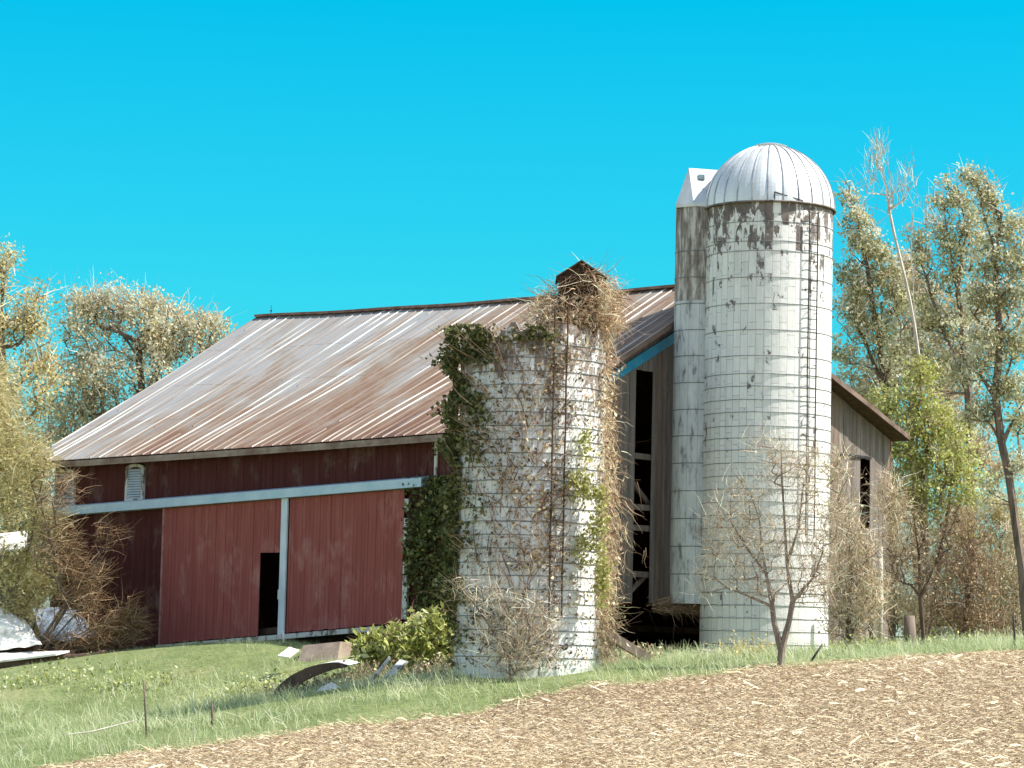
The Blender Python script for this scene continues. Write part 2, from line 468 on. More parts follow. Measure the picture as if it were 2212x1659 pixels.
k.bump(k.math('ADD', k.math('MULTIPLY', cor, 0.5), k.noise(k.coord('UV', (1.0, 0.6, 1)), 2.0, 3, 0.5)), 0.25, 0.02)
M_ROOF = k.m
k = NT('roof_seam_cap', 0.5, 0.0, 0.5)
wv = k.noise(k.coord('UV', (1.1, 0.12, 1)), 1.0, 3, 0.5)
c = k.ramp(wv, [(0.43, lin((126, 104, 88))), (0.52, lin((160, 149, 137))), (0.63, lin((232, 228, 218)))])
k.color(c)
M_SEAM = k.m
LEN = (A1 - A0).length; SLO = (R0 - A0).length
rm = MB()
nu, nv = 90, 20
sag = {}
def rp_(i, j, fn):
    u, vv = i / nu, j / nv
    p = fn(u, vv).copy()
    p.z += -0.10 * math.sin(math.pi * u) * (0.3 + 0.7 * vv) + 0.03 * math.sin(u * 23 + vv * 5) * math.sin(vv * 9) - 0.10 * math.sin(vv * math.pi)
    return p
for fn in (roof_near, roof_far):
    for i in range(nu):
        for j in range(nv):
            q = [rp_(i, j, fn), rp_(i, j + 1, fn), rp_(i + 1, j + 1, fn), rp_(i + 1, j, fn)]
            uv = [(LEN * a / nu, SLO * b / nv) for a, b in ((i, j), (i, j + 1), (i + 1, j + 1), (i + 1, j))]
            if fn is roof_far: q.reverse(); uv.reverse()
            rm.face(q, 0, uv)
# underside
for fn in (roof_near, roof_far):
    for i in range(0, nu, 10):
        q = [rp_(i, 0, fn), rp_(i + 10, 0, fn), rp_(i + 10, nv, fn), rp_(i, nv, fn)]
        q = [p - Vector((0, 0, 0.16)) for p in q]
        rm.face(q, 1)
roof = rm.build('roof', [M_ROOF, M_DARKWOOD], barn)
rb = MB()
NR = 50
for i in range(NR + 1):
    u = i / NR + (random.uniform(-0.004, 0.004) if 0 < i < NR else 0)
    wdt = random.choice((0.014, 0.02, 0.028)); hgt = 0.035
    for j in range(nv):
        if random.random() < 0.01: continue
        p0 = rp_(u * nu, j, roof_near); p1 = rp_(u * nu, j + 1, roof_near)
        dx = (A1 - A0).normalized() * wdt / 2; up = Vector((0, 0, hgt))
        b0, b1 = p0 + dx * 1.8, p1 + dx * 1.8; e0, e1 = p0 - dx * 1.8, p1 - dx * 1.8
        t0, t1 = p0 + up + dx, p1 + up + dx; s0, s1 = p0 + up - dx, p1 + up - dx
        U = i * 3.7; v0, v1 = SLO * j / nv, SLO * (j + 1) / nv
        uv = [(U, v0), (U, v1), (U, v1), (U, v0)]
        rb.face([t0, t1, s1, s0][::-1], 0, uv); rb.face([b0, b1, t1, t0], 0, uv); rb.face([s0, s1, e1, e0], 0, uv)
rb.build('roof_seam', M_SEAM, roof)
rc = MB()
for i in range(0, nu, 3):
    a, b = rp_(i, nv, roof_near), rp_(i + 3, nv, roof_near)
    rc.bar(a + Vector((0, 0, 0.05)), b + Vector((0, 0, 0.05)), 0.09, 0.34)
rc.build('ridge_cap', M_RUSTEDGE, roof)
# edges: eave fascia, rakes
fb = MB()
for i in range(0, nu, 3):
    a, b = rp_(i, 0, roof_near), rp_(i + 3, 0, roof_near)
    off = Vector((nl[0], nl[1], 0)) * -0.03 + Vector((0, 0, -0.14))
    fb.bar(a + off, b + off, 0.20, 0.05)
fb.build('eave_fascia', simple('worn_fascia_paint', (120, 96, 82), (176, 156, 142), 1.2, (1, 1, 1), 0.9, 0.4), roof)
M_RAKE = simple('brown_rake_board', (92, 74, 66), (138, 116, 104), 1.5, (1, 1, 1), 0.9, 0.4)
for fn, uu in ((roof_near, 0), (roof_far, 0), (roof_near, nu), (roof_far, nu)):
    rk = MB(); o_ = Vector((ng[0], ng[1], 0)) * (0.03 if uu == 0 else -0.03)
    for j in range(0, nv, 2):
        a, b = rp_(uu, j, fn), rp_(uu, j + 2, fn)
        i0, i1 = a - o_, b - o_; x = Vector((0, 0, -0.18)); t_ = Vector((0, 0, -0.012)); q = o_ * 0.6
        rk.hexa([i0 + x, i1 + x, b + q + x, a + q + x, i0 + t_, i1 + t_, b + q + t_, a + q + t_])
    rk.build('rake_board', M_RAKE, roof)
sf = MB()   # soffit boards on the gable overhang
for fn in (roof_near, roof_far):
    a, b = rp_(0, 0, fn), rp_(0, nv, fn)
    o_ = Vector((-ng[0], -ng[1], 0)) * (OV_R + 0.05); dz = Vector((0, 0, -0.2))
    sf.face([a + dz, b + dz, b + o_ + dz, a + o_ + dz])
sf.build('soffit', M_DARKWOOD, roof)
# ridge lightning rods
lr = MB(); p = rp_(87, nv, roof_near); lr.tube([p, p + Vector((0, 0, 0.42))], 0.012, 5)
lr.box(p + Vector((0, 0, 0.22)), 0.07, 0.07, 0.05); lr.build('lightning_rod', M_IRON, roof)

def board_wall(name, fr, smax, zbot, ztop, holes, mats, wd=0.24, parent=barn, gap=0.006, th=0.03, s0=0.0, jit=0.008, rnd=random):
    """vertical boards; holes: (s0,s1,z0,z1); zbot/ztop functions of s"""
    mb = MB(); s = s0
    while s < smax - 0.02:
        b = min(s + wd * rnd.uniform(0.85, 1.15), smax)
        sm = (s + b) / 2
        spans = [(zbot(sm) + rnd.uniform(0, 0.03), ztop(sm))]
        for h in holes:
            if h[0] < sm < h[1]:
                nsp = []
                for z0, z1 in spans:
                    if h[2] >= z1 or h[3] <= z0: nsp.append((z0, z1)); continue
                    if h[2] > z0 + 0.05: nsp.append((z0, h[2] + rnd.uniform(-h[4], h[4])))
                    if h[3] < z1 - 0.05: nsp.append((h[3] + rnd.uniform(-h[4], h[4]), z1))
                spans = nsp
        o_ = rnd.uniform(0, jit)
        for z0, z1 in spans:
            a0, a1 = fr(s + gap, 0, o_), fr(b - gap, 0, o_); c0, c1 = fr(s + gap, 0, o_ + th), fr(b - gap, 0, o_ + th)
            mi = 0 if len(mats) == 1 else int(rnd.random() < 0.3)
            zl, zr = ztop(s + gap), ztop(b - gap)
            top = z1 >= ztop(sm) - 1e-6
            tl, tr = (zl, zr) if top else (z1, z1)
            mb.hexa([Vector((q.x, q.y, z0)) for q in (a0, a1, c1, c0)] + [Vector((q.x, q.y, t)) for q, t in ((a0, tl), (a1, tr), (c1, tr), (c0, tl))], mi)
        s = b
    return mb.build(name, mats, parent)

# --- long side
def sl_px(px, py): return s_on(N, dl, px, py)
def zl_(s, py, off=0): q = wl(s, 0, off); return zfor(q.x, q.y, py)
def zline(pts):
    """pts: (px,py) two points on the long wall -> function z(s)"""
    (a, b) = pts; sa, sb = sl_px(*a), sl_px(*b); za, zb = zl_(sa, a[1]), zl_(sb, b[1])
    return lambda s: za + (zb - za) * (s - sa) / (sb - sa)
z_sill = zline(((356, 1393), (820, 1353)))
z_rail_t = zline(((165, 1096), (940, 1033))); z_rail_b = zline(((165, 1114), (940, 1052)))
z_top = lambda s: roof_z(s, 0.0) - 0.18
sdL0, sdL1 = sl_px(618, 1230), sl_px(361, 1250)      # left sliding door between these
sdR0, sdR1 = sl_px(880, 1200), sl_px(632, 1230)
hs0, hs1 = sl_px(612, 1280), sl_px(571, 1280)        # walk-through opening
hz1 = zl_(hs0, 1194); hz0 = zl_(hs0, 1362)
def solid_low(s): return z_sill(s)
wall_long = board_wall('side_wall', wl, BL, z_sill, z_top, [(hs0 - 0.2, hs1 + 0.2, -5, hz1 + 0.2, 0.0)], [M_DARKRED], 0.26)
def door(name, a, b, hole, label=None):
    fr = lambda s, z, off=0.0: wl(s, z, off + 0.16)
    d = board_wall(name, fr, b, lambda s: z_sill(s) + 0.02, lambda s: z_rail_b(s) - 0.02, hole, [M_RED], 0.165, barn, 0.004, 0.035, a, 0.012)
    if label: d['label'] = label
    return d
doorL = door('sliding_door', sdL0, sdL1, [(hs0 - 0.05, hs1, -5, hz1, 0.0)], 'faded red sliding door with an open walk-through doorway')
doorR = door('sliding_door', sdR0, sdR1, [], 'faded red sliding door without an opening')
hb = MB(); q = wl(hs0 - 0.03, (hz0 + hz1) / 2 - 0.1, 0.22); hb.box(q, 0.05, 0.06, 0.3, (dl[0], dl[1], 0), (nl[0], nl[1], 0)); hb.build('door_latch', M_WHITEPEEL, doorL)
def vbar(name, s, wd, zb, zt, off, m, parent, th=0.06):
    mb = MB(); q0 = wl(s, zb, off); q1 = wl(s, zt, off)
    mb.box((q0 + q1) / 2, wd, th, (zt - zb), (dl[0], dl[1], 0), (nl[0], nl[1], 0)); return mb.build(name, m, parent)
sm = (sdL0 + sdR1) / 2
vbar('door_post', sm, abs(sdL0 - sdR1) * 0.92, z_sill(sm) - 0.05, z_rail_b(sm) - 0.01, 0.27, M_WHITETRIM, barn)
vbar('door_trim', sdL1 + 0.05, 0.09, z_sill(sdL1), z_rail_b(sdL1) - 0.02, 0.17, simple('faded_pink_trim', (150, 96, 90), (186, 138, 130), 3, (1, 1, 1), 0.9, 0.2), doorL, 0.09)
s_e = sl_px(886, 1200)
for a, b in ((1078, 1104), (1120, 1185), (1215, 1240), (1243, 1338)):
    vbar('door_trim', s_e, 0.2, zl_(s_e, b), zl_(s_e, a), 0.17, M_WHITEPEEL, doorR, 0.08)
# track cover rail
rl = MB(); sa, sb = sl_px(930, 1042), sl_px(120, 1108)
nseg = 8
for i in range(nseg):
    s0, s1 = sa + (sb - sa) * i / nseg, sa + (sb - sa) * (i + 1) / nseg
    rl.hexa([wl(s0, z_rail_b(s0), 0.05), wl(s1, z_rail_b(s1), 0.05), wl(s1, z_rail_b(s1), 0.42), wl(s0, z_rail_b(s0), 0.42),
             wl(s0, z_rail_t(s0) + 0.08, 0.05), wl(s1, z_rail_t(s1) + 0.08, 0.05), wl(s1, z_rail_t(s1), 0.42), wl(s0, z_rail_t(s0), 0.42)])
rl.build('door_track_cover', M_SKYTRIM, barn)
# sill beam and, added to keep the void below dark, a recessed foundation
sb_ = MB(); s0, s1 = sl_px(835, 1355), sl_px(352, 1394)
for i in range(6):
    a, b = s0 + (s1 - s0) * i / 6, s0 + (s1 - s0) * (i + 1) / 6
    sb_.hexa([wl(a, z_sill(a) - 0.16, 0.1), wl(b, z_sill(b) - 0.16, 0.1), wl(b, z_sill(b) - 0.16, 0.3), wl(a, z_sill(a) - 0.16, 0.3),
              wl(a, z_sill(a) - 0.01, 0.1), wl(b, z_sill(b) - 0.01, 0.1), wl(b, z_sill(b) - 0.01, 0.3), wl(a, z_sill(a) - 0.01, 0.3)])
sb_.build('sill_beam', M_WHITEPEEL, barn)
fm = MB()
for i in range(10):
    a, b = BL * i / 10, BL * (i + 1) / 10
    fm.hexa([wl(a, -1.5, -2.1), wl(b, -1.5, -2.1), wl(b, -1.5, -1.7), wl(a, -1.5, -1.7),
             wl(a, z_sill(a), -2.1), wl(b, z_sill(b), -2.1), wl(b, z_sill(b), -1.7), wl(a, z_sill(a), -1.7)])
fm.build('shade_wall', M_STONE, barn)
fl = MB()
zf0 = z_sill(0) + 0.02; zf1 = z_sill(BL) + 0.02
c4 = [plan(5.0, 0.1), plan(BL - 0.1, 0.1), plan(BL - 0.1, BW - 0.1), plan(5.0, BW - 0.1)]
fl.hexa([Vector((*c4[0], zf0 - .2)), Vector((*c4[1], zf1 - .2)), Vector((*c4[2], zf1 - .2)), Vector((*c4[3], zf0 - .2)),
         Vector((*c4[0], zf0)), Vector((*c4[1], zf1)), Vector((*c4[2], zf1)), Vector((*c4[3], zf0))])
fl.build('floor', M_DARKWOOD, barn)
# louvres
def louvre(px0, px1, py0, py1):
    pm = (py0 + py1) / 2
    a, b = sl_px(px1, pm), sl_px(px0, pm); z1, z0 = zl_((a + b) / 2, py0), zl_((a + b) / 2, py1)
    X, Nn = (dl[0], dl[1], 0), (nl[0], nl[1], 0); m = MB()
    w0 = b - a; c_ = (a + b) / 2
    m.box(wl(a + 0.05, (z0 + z1) / 2 - 0.05, 0.09), 0.1, 0.1, z1 - z0 - 0.1, X, Nn); m.box(wl(b - 0.05, (z0 + z1) / 2 - 0.05, 0.09), 0.1, 0.1, z1 - z0 - 0.1, X, Nn)
    m.box(wl(c_, z0 + 0.06, 0.095), w0 - 0.2, 0.11, 0.12, X, Nn)
    n_ = 6
    for i in range(n_):     # arched head
        t0, t1 = math.pi * i / n_, math.pi * (i + 1) / n_
        p0 = wl(c_ + (w0 / 2 - 0.05) * math.cos(t0), z1 - 0.16 + 0.12 * math.sin(t0), 0.09); p1 = wl(c_ + (w0 / 2 - 0.05) * math.cos(t1), z1 - 0.16 + 0.12 * math.sin(t1), 0.09)
        m.bar(p0, p1, 0.1, 0.1, Nn)
    fr = m.build('louvre_frame', M_WHITEPEEL, barn)
    sl2 = MB(); z = z0 + 0.16
    while z < z1 - 0.16:
        sl2.box(wl(c_, z, 0.07), w0 - 0.2, 0.10, 0.02, X, (Vector(Nn) * 0.75 + Vector((0, 0, -0.66))).normalized(), (Vector(Nn) * 0.66 + Vector((0, 0, 0.75))).normalized())
        z += 0.085
    sl2.build('louvre_slats', M_WHITETRIM, fr)
louvre(277, 316, 1003, 1086); louvre(126, 166, 1014, 1100)
vbar('corner_trim', sl_px(945, 985), 0.1, zl_(sl_px(945, 985), 1032), zl_(sl_px(945, 985), 950), 0.06, M_WHITEPEEL, barn)

# --- gable end
def sg_px(px, py): return s_on(N, dg, px, py)
def zg_(s, py): q = wg(s, 0); return zfor(q.x, q.y, py)
g_top = lambda s: roof_z(0.0, s) - 0.22
z_base_near = zg_(sg_px(1400, 1300), 1304)
sO0, sO1 = sg_px(1290, 1350), sg_px(1600, 1350)
def g_bot(s):
    if s < sO1: return z_base_near
    return g1(*wg(s, 0)[:2]) - 0.1
gh = []
def ghole(px0, px1, py0, py1, j=0.08):
    pm = (py0 + py1) / 2; a, b = sg_px(px0, pm), sg_px(px1, pm); m_ = (a + b) / 2
    gh.append((a, b, zg_(m_, py1), zg_(m_, py0), j)); return a, b
ga, gb = ghole(1367, 1398, 800, 1302, 0.02)
ghole(1411, 1417, 1240, 1302, 0.1)
ghole(1855, 1872, 985, 1135, 0.15); ghole(1872, 1882, 1310, 1400, 0.2); ghole(1862, 1872, 1180, 1290, 0.2)
ghole(1896, 1906, 1300, 1400, 0.15)
board_wall('gable_wall', wg, BW, g_bot, g_top, gh, [M_GREY, boards_mat('brown_barn_boards', [(100, 84, 74), (132, 112, 98), (160, 140, 126)])], 0.27, jit=0.03, gap=0.008)
# timbers seen through the open strip
zmn, zmx = z_base_near, g_top((ga + gb) / 2)
def beam(name, a, b, wd, th, side=None):
    tb = MB(); tb.bar(a, b, wd, th, side); return tb.build(name, M_BEAM, barn)
for py in (985, 1095, 1140, 1240):
    z = zg_((ga + gb) / 2, py); beam('girt', wg(ga - 0.8, z, -0.12), wg(gb + 0.8, z, -0.12), 0.18, 0.14)
beam('brace', wg(ga - 0.1, zg_(ga, 1020), -0.25), wg(gb + 0.5, zg_(ga, 1090), -0.25), 0.14, 0.1)
beam('brace', wg(ga - 0.1, zg_(ga, 1295), -0.25), wg(gb + 0.3, zg_(ga, 1240), -0.25), 0.14, 0.1)
for s in (0.15, BW * 0.28, BW * 0.5, BW * 0.74, BW - 0.2):
    beam('timber_post', wg(s, zmn - 0.1, -0.2), wg(s, g_top(s) - 0.3, -0.2), 0.22, 0.22, (dg[0], dg[1], 0))
# frieze board with the reflected sky painted in blue, under the near rake, plain one under the far rake
def frieze(name, s0, s1, m):
    mb = MB(); n_ = 5
    for i in range(n_):
        a, b = s0 + (s1 - s0) * i / n_, s0 + (s1 - s0) * (i + 1) / n_
        za, zb = g_top(a) - 0.50, g_top(b) - 0.50; h = 0.34
        mb.hexa([wg(a, za - h, 0.045), wg(b, zb - h, 0.045), wg(b, zb - h, 0.12), wg(a, za - h, 0.12), wg(a, za, 0.045), wg(b, zb, 0.045), wg(b, zb, 0.12), wg(a, za, 0.12)])
    return mb.build(name, m, barn)
frieze('frieze_board', 0.0, BW * 0.47, simple('sky_reflection_frieze', (20, 128, 168), (58, 156, 190), 1.5, (1, 1, 1), 0.5, 0.15))
sd = MB(); zd = zg_(sg_px(1840, 975), 985)
sd.bar(wg(sg_px(1808, 975), zd, 0.07), wg(sg_px(1878, 975), zd, 0.07), 0.09, 0.06); sd.build('door_track', M_IRON, barn)
# back and far walls (never seen from the field, they close the barn)
def closing_wall(name, pts, m):
    """plan points along the wall; rises to the roof"""
    bk = MB()
    for (s0, g0), (s1, g1_) in zip(pts, pts[1:]):
        a, b = plan(s0, g0), plan(s1, g1_); a2, b2 = plan(s0 - 0.06, g0 - 0.06), plan(s1 - 0.06, g1_ - 0.06)
        za, zb = roof_z(s0, g0) - 0.12, roof_z(s1, g1_) - 0.12
        bk.hexa([Vector((*a, -1)), Vector((*b, -1)), Vector((*b2, -1)), Vector((*a2, -1)), Vector((*a, za)), Vector((*b, zb)), Vector((*b2, zb)), Vector((*a2, za))])
    return bk.build(name, m, barn)
closing_wall('back_wall', [(BL * i / 6, BW) for i in range(7)], M_DARKRED)
closing_wall('end_wall', [(BL, BW * i / 8) for i in range(9)], M_DARKRED)

# ------------------------------------------------------------------ silos
def stave_mat(name, peel_top, peel_h, base_peel, paint=((246, 243, 234), (232, 230, 222)), bare=((142, 130, 122), (94, 86, 80)), col_w=0.245, row_h=0.75, speck=0.0):
    """white-washed concrete staves; uv = (arc metres, height metres)"""
    k = NT(name, 0.85, 0, 0.25)
    uv = k.coord('UV'); s = k.sep(uv)
    br = k.n.new('ShaderNodeTexBrick')
    br.offset = 0.5; br.inputs['Scale'].default_value = 1.0
    br.inputs['Brick Width'].default_value = row_h; br.inputs['Row Height'].default_value = col_w
    br.inputs['Mortar Size'].default_value = 0.007; br.inputs['Mortar Smooth'].default_value = 0.3
    br.inputs['Color1'].default_value = (0.0, 0, 0, 1); br.inputs['Color2'].default_value = (1, 1, 1, 1)
    warp = k.noise(k.coord('UV', (1, 1, 1)), 1.5, 3, 0.5)
    k.l.new(k.comb(k.math('ADD', s[1], k.math('MULTIPLY', warp, 0.06)), k.math('ADD', s[0], k.math('MULTIPLY', warp, 0.05))), br.inputs['Vector'])
    per = k.sep(br.outputs['Color'])[0]          # per-stave random
    hn = k.math('DIVIDE', k.math('SUBTRACT', s[1], peel_h), peel_top - peel_h)     # 0 below, 1 at the rim
    hn = k.math('POWER', k.math('MAXIMUM', hn, 0.0), 3.6)
    pn = k.noise(k.coord('UV', (4.2, 2.0, 1)), 1.0, 8, 0.66, 0.8)
    pn = k.math('ADD', k.math('ADD', k.math('MULTIPLY', pn, 0.72), k.math('MULTIPLY', k.noise(k.coord('UV', (1.1, 0.7, 1)), 1.0, 5, 0.6, 0.5), 0.29)), k.math('MULTIPLY', k.math('SUBTRACT', per, 0.5), 0.16))
    pf = k.math('ADD', pn, k.math('ADD', k.math('MULTIPLY', hn, 0.22), base_peel))
    peel = k.bw(pf, 0.625, 0.66)
    wn = k.noise(k.coord('UV', (5, 1.2, 1)), 1, 6, 0.65)
    pc = k.ramp(wn, [(0.3, lin(paint[1])), (0.6, lin(paint[0]))])
    pc = k.mix(k.math('MULTIPLY', per, 0.25), pc, lin((186, 190, 188)))
    bn = k.noise(k.coord('UV', (3, 2, 1)), 1, 6, 0.7)
    bc = k.ramp(bn, [(0.35, lin(bare[1])), (0.62, lin(bare[0]))])
    c = k.mix(peel, pc, bc)
    st = k.bw(k.noise(k.coord('UV', (4.5, 0.25, 1)), 1, 6, 0.7), 0.5, 0.75)     # run-down dirt streaks
    c = k.mix(k.math('MULTIPLY', st, k.math('ADD', k.math('MULTIPLY', hn, 0.55), 0.12 + speck)), c, lin((108, 98, 90)))
    c = k.mix(k.math('MULTIPLY', br.outputs['Fac'], 0.4), c, lin((108, 106, 102)))
    k.color(c)
    h = k.math('SUBTRACT', k.math('ADD', k.math('MULTIPLY', per, 0.25), k.math('MULTIPLY', k.noise(k.coord('UV', (6, 5, 1)), 1, 6, 0.7), 0.5)), k.math('MULTIPLY', br.outputs['Fac'], 1.0))
    h = k.math('SUBTRACT', h, k.math('MULTIPLY', peel, 0.35))
    k.bump(h, 0.8, 0.04)
    return k.m

def drum(cx, cy, r, z0, z1, seg=96, rows=24, a0=0.0, a1=2 * math.pi, rimjit=0.0, inner=True, topf=None):
    mb = MB()
    for i in range(seg):
        ta, tb_ = a0 + (a1 - a0) * i / seg, a0 + (a1 - a0) * (i + 1) / seg
        zt0 = topf(ta) if topf else z1; zt1 = topf(tb_) if topf else z1
        for j in range(rows):
            f0, f1 = j / rows, (j + 1) / rows
            P = lambda t, zz, rr=r: Vector((cx + rr * math.cos(t), cy + rr * math.sin(t), zz))
            za0, za1 = z0 + (zt0 - z0) * f0, z0 + (zt0 - z0) * f1; zb0, zb1 = z0 + (zt1 - z0) * f0, z0 + (zt1 - z0) * f1
            mb.face([P(ta, za0), P(tb_, zb0), P(tb_, zb1), P(ta, za1)], 0, [(ta * r, za0), (tb_ * r, zb0), (tb_ * r, zb1), (ta * r, za1)])
        if inner:
            ri = r - 0.1
            mb.face([P(ta, zt0), P(tb_, zt1), P(tb_, zt1, ri), P(ta, zt0, ri)], 0, [(ta * r, zt0), (tb_ * r, zt1)] * 2)
            mb.face([P(ta, zt0, ri), P(tb_, zt1, ri), P(tb_, z0, ri), P(ta, z0, ri)], 0, [(ta * r, zt0), (tb_ * r, zt1), (tb_ * r, z0), (ta * r, z0)])
    return mb

def ring(cx, cy, r, z, rad, seg=64, a0=0, a1=2 * math.pi, n=5, jit=0.0):
    mb = MB(); pts = []
    for i in range(seg + 1):
        t = a0 + (a1 - a0) * i / seg
        pts.append((cx + r * math.cos(t), cy + r * math.sin(t), z + random.uniform(-jit, jit)))
    mb.tube(pts, rad, n, 0, False); return mb

# --- tall silo
TY = 86.3; tc_ = at(1649, 1424, TY); TX = tc_.x
TR = 138.0 * TY / F * 1.0
tz0 = tc_.z - 1.2
ztd = zfor(TX, TY - TR, 436)            # rim under the dome (front)
silo = thing('silo', 'tall white stave silo with a shiny metal dome, chute and ladder', 'silo', (TX, TY, tc_.z))
M_TALL = stave_mat('whitewashed_staves', ztd, ztd - 6.5, -0.005)
body = drum(TX, TY, TR, tz0, ztd).build('silo_wall', M_TALL, silo, smooth=True)
z = ztd - 0.03; zs = []
ys_h = [437, 478, 520, 541, 598, 655, 712, 768, 807, 834, 863, 890, 920, 946, 972, 1000, 1028, 1056, 1084, 1112, 1140, 1168, 1196, 1224, 1252, 1280, 1308, 1336, 1364, 1392]
for py in ys_h[1:]:
    zz = zfor(TX, TY - TR, py)
    ring(TX, TY, TR + 0.012, zz, 0.010, jit=0.006).build('hoop', M_HOOP, silo, smooth=True)
# dome
DH = zfor(TX, TY, 318) - ztd
k = NT('galvanised_dome', 0.42, 0.35, 0.5)
v = k.coord('Object', (1, 1, 0.35))
k.color(k.ramp(k.noise(v, 1.6, 5, 0.6), [(0.3, lin((214, 216, 212))), (0.7, lin((244, 244, 238)))]))
k.rough(k.ramp(k.noise(v, 3, 4, 0.6), [(0.3, (0.36,) * 3 + (1,)), (0.7, (0.55,) * 3 + (1,))]))
M_DOME = k.m
NG = 26
def dome_pt(t, ph, rr=0.0): return Vector((TX + (TR + 0.06 + rr) * math.cos(ph) * math.cos(t), TY + (TR + 0.06 + rr) * math.cos(ph) * math.sin(t), ztd + 0.02 + (DH + rr) * math.sin(ph)))
dm = MB(); SEGD, ROWD = NG * 4, 20
for i in range(SEGD):
    for j in range(ROWD):
        t0, t1 = 2 * math.pi * i / SEGD, 2 * math.pi * (i + 1) / SEGD; p0, p1 = math.pi / 2 * j / ROWD * 0.95, math.pi / 2 * (j + 1) / ROWD * 0.95
        # gores belly slightly between seams
        b0 = 0.018 * math.sin(math.pi * ((i % 4) / 4)); b1 = 0.018 * math.sin(math.pi * (((i + 1) % 4) / 4))
        dm.face([dome_pt(t0, p0, b0), dome_pt(t1, p0, b1), dome_pt(t1, p1, b1), dome_pt(t0, p1, b0)])
dome = dm.build('dome', M_DOME, silo, smooth=False)
sm_ = MB()
for i in range(NG):
    t = 2 * math.pi * i / NG
    sm_.tube([dome_pt(t, math.pi / 2 * 0.95 * j / 14, 0.012) for j in range(15)], 0.022, 4)
sm_.build('dome_seams', simple('seam_metal', (120, 124, 124), (186, 188, 184), 2, (1, 1, 1), 0.5, 0, metal=0.6), dome)
cp = MB(); prof = [(0.52, -0.03), (0.54, 0.03), (0.36, 0.09), (0.12, 0.14), (0.0, 0.15)]
zc = ztd + 0.02 + DH * 0.985
for i in range(24):
    t0, t1 = 2 * math.pi * i / 24, 2 * math.pi * (i + 1) / 24
    for (ra, ha), (rb_, hb_) in zip(prof, prof[1:]):
        q = [Vector((TX + ra * math.cos(t0), TY + ra * math.sin(t0), zc + ha)), Vector((TX + ra * math.cos(t1), TY + ra * math.sin(t1), zc + ha)),
             Vector((TX + rb_ * math.cos(t1), TY + rb_ * math.sin(t1), zc + hb_)), Vector((TX + rb_ * math.cos(t0), TY + rb_ * math.sin(t0), zc + hb_))]
        cp.face(q if rb_ > 0 else q[:3])
cp.build('dome_cap', M_GALV, dome, smooth=True)
ring(TX, TY, TR + 0.075, ztd + 0.02, 0.035, 80).build('dome_rim', simple('stained_rim', (96, 84, 76), (150, 140, 132), 3, (1, 1, 1), 0.7, 0.2, metal=0.3), dome, smooth=True)
# hatch frame at the foot of the dome
hf = MB(); ta = -math.pi / 2 + 0.0
pts = [dome_pt(-math.pi / 2 + a, p, 0.05) for a, p in ((-0.02, 0.02), (-0.02, 0.13), (0.42, 0.02))]
hf.tube([pts[0], pts[1]], 0.02, 4); hf.tube([pts[1], pts[2]], 0.02, 4); hf.build('hatch_frame', M_IRON, dome)
# ladder
def ladder(cx, cy, r, tmid, wd, z0, z1, parent, m, step=0.3, off=0.14, rr=0.022):
    ca, sa_ = math.cos(tmid), math.sin(tmid); c0 = Vector((cx + (r + off) * ca, cy + (r + off) * sa_, 0)); tg = Vector((-sa_, ca, 0))
    rails = []
    for sd_ in (-1, 1):
        mb = MB(); a = c0 + tg * sd_ * wd / 2
        mb.tube([a + Vector((0, 0, z0 + (z1 - z0) * i / 8)) + Vector((random.uniform(-.01, .01), 0, 0)) for i in range(9)], rr, 5)
        zz = z0 + 0.5
        while zz < z1:
            mb.tube([a + Vector((ca * .004, sa_ * .004, zz)), a + Vector((-ca * off, -sa_ * off, zz))], 0.012, 4); zz += 1.6
        rails.append(mb.build('ladder_rail', m, parent))
    zz = z0 + 0.1
    while zz < z1 - 0.02:
        mb = MB(); mb.tube([c0 - tg * wd / 2 + Vector((0, 0, zz)), c0 + tg * wd / 2 + Vector((0, 0, zz + random.uniform(-.015, .015)))], rr * 0.65, 4); zz += step
        mb.build('rung', m, rails[0])
    return rails[0]
ladder(TX, TY, TR, -math.pi / 2 + math.asin(0.565), 0.34, zfor(TX, TY - TR, 1160), zfor(TX, TY - TR, 452), silo, M_IRON)
# chute tube on the barn side
CR = 0.78; cc = at(1508, 800, TY + 0.55); CXx, CYy = cc.x, cc.y
cz1 = zfor(CXx, CYy - CR, 438); cz0 = zfor(CXx, CYy - CR, 1304)
zq = zfor(CXx, CYy, 655)
k = NT('chute_staves', 0.85, 0, 0.25)
s = k.sep(k.coord('UV'))
up_ = k.math('GREATER_THAN', s[1], k.math('ADD', zq, 0.0))
d1 = k.ramp(k.noise(k.coord('UV', (6, 0.9, 1)), 1, 7, 0.7), [(0.34, lin((96, 88, 80))), (0.48, lin((146, 136, 126))), (0.60, lin((206, 200, 192)))])
d2 = k.ramp(k.noise(k.coord('UV', (4, 1.0, 1)), 1, 7, 0.7), [(0.36, lin((134, 130, 128))), (0.46, lin((196, 198, 196))), (0.7, lin((220, 222, 218)))])
c = k.mix(up_, d2, d1)
ln = k.math('LESS_THAN', k.math('FRACT', k.math('DIVIDE', s[0], 0.33)), 0.035)
c = k.mix(k.math('MULTIPLY', ln, 0.6), c, lin((100, 92, 86)))
k.color(c); k.bump(k.noise(k.coord('UV', (7, 4, 1)), 1, 6, 0.7), 0.5, 0.02)
chute = drum(CXx, CYy, CR, cz0, cz1, 40, 16).build('chute', k.m, silo, smooth=True)
for py in (541, 598, 655, 712, 768, 826, 884, 941, 1000, 1060, 1120, 1180, 1240):
    ring(CXx, CYy, CR + 0.01, zfor(CXx, CYy - CR, py), 0.012, 32).build('hoop', M_HOOP, silo, smooth=True)
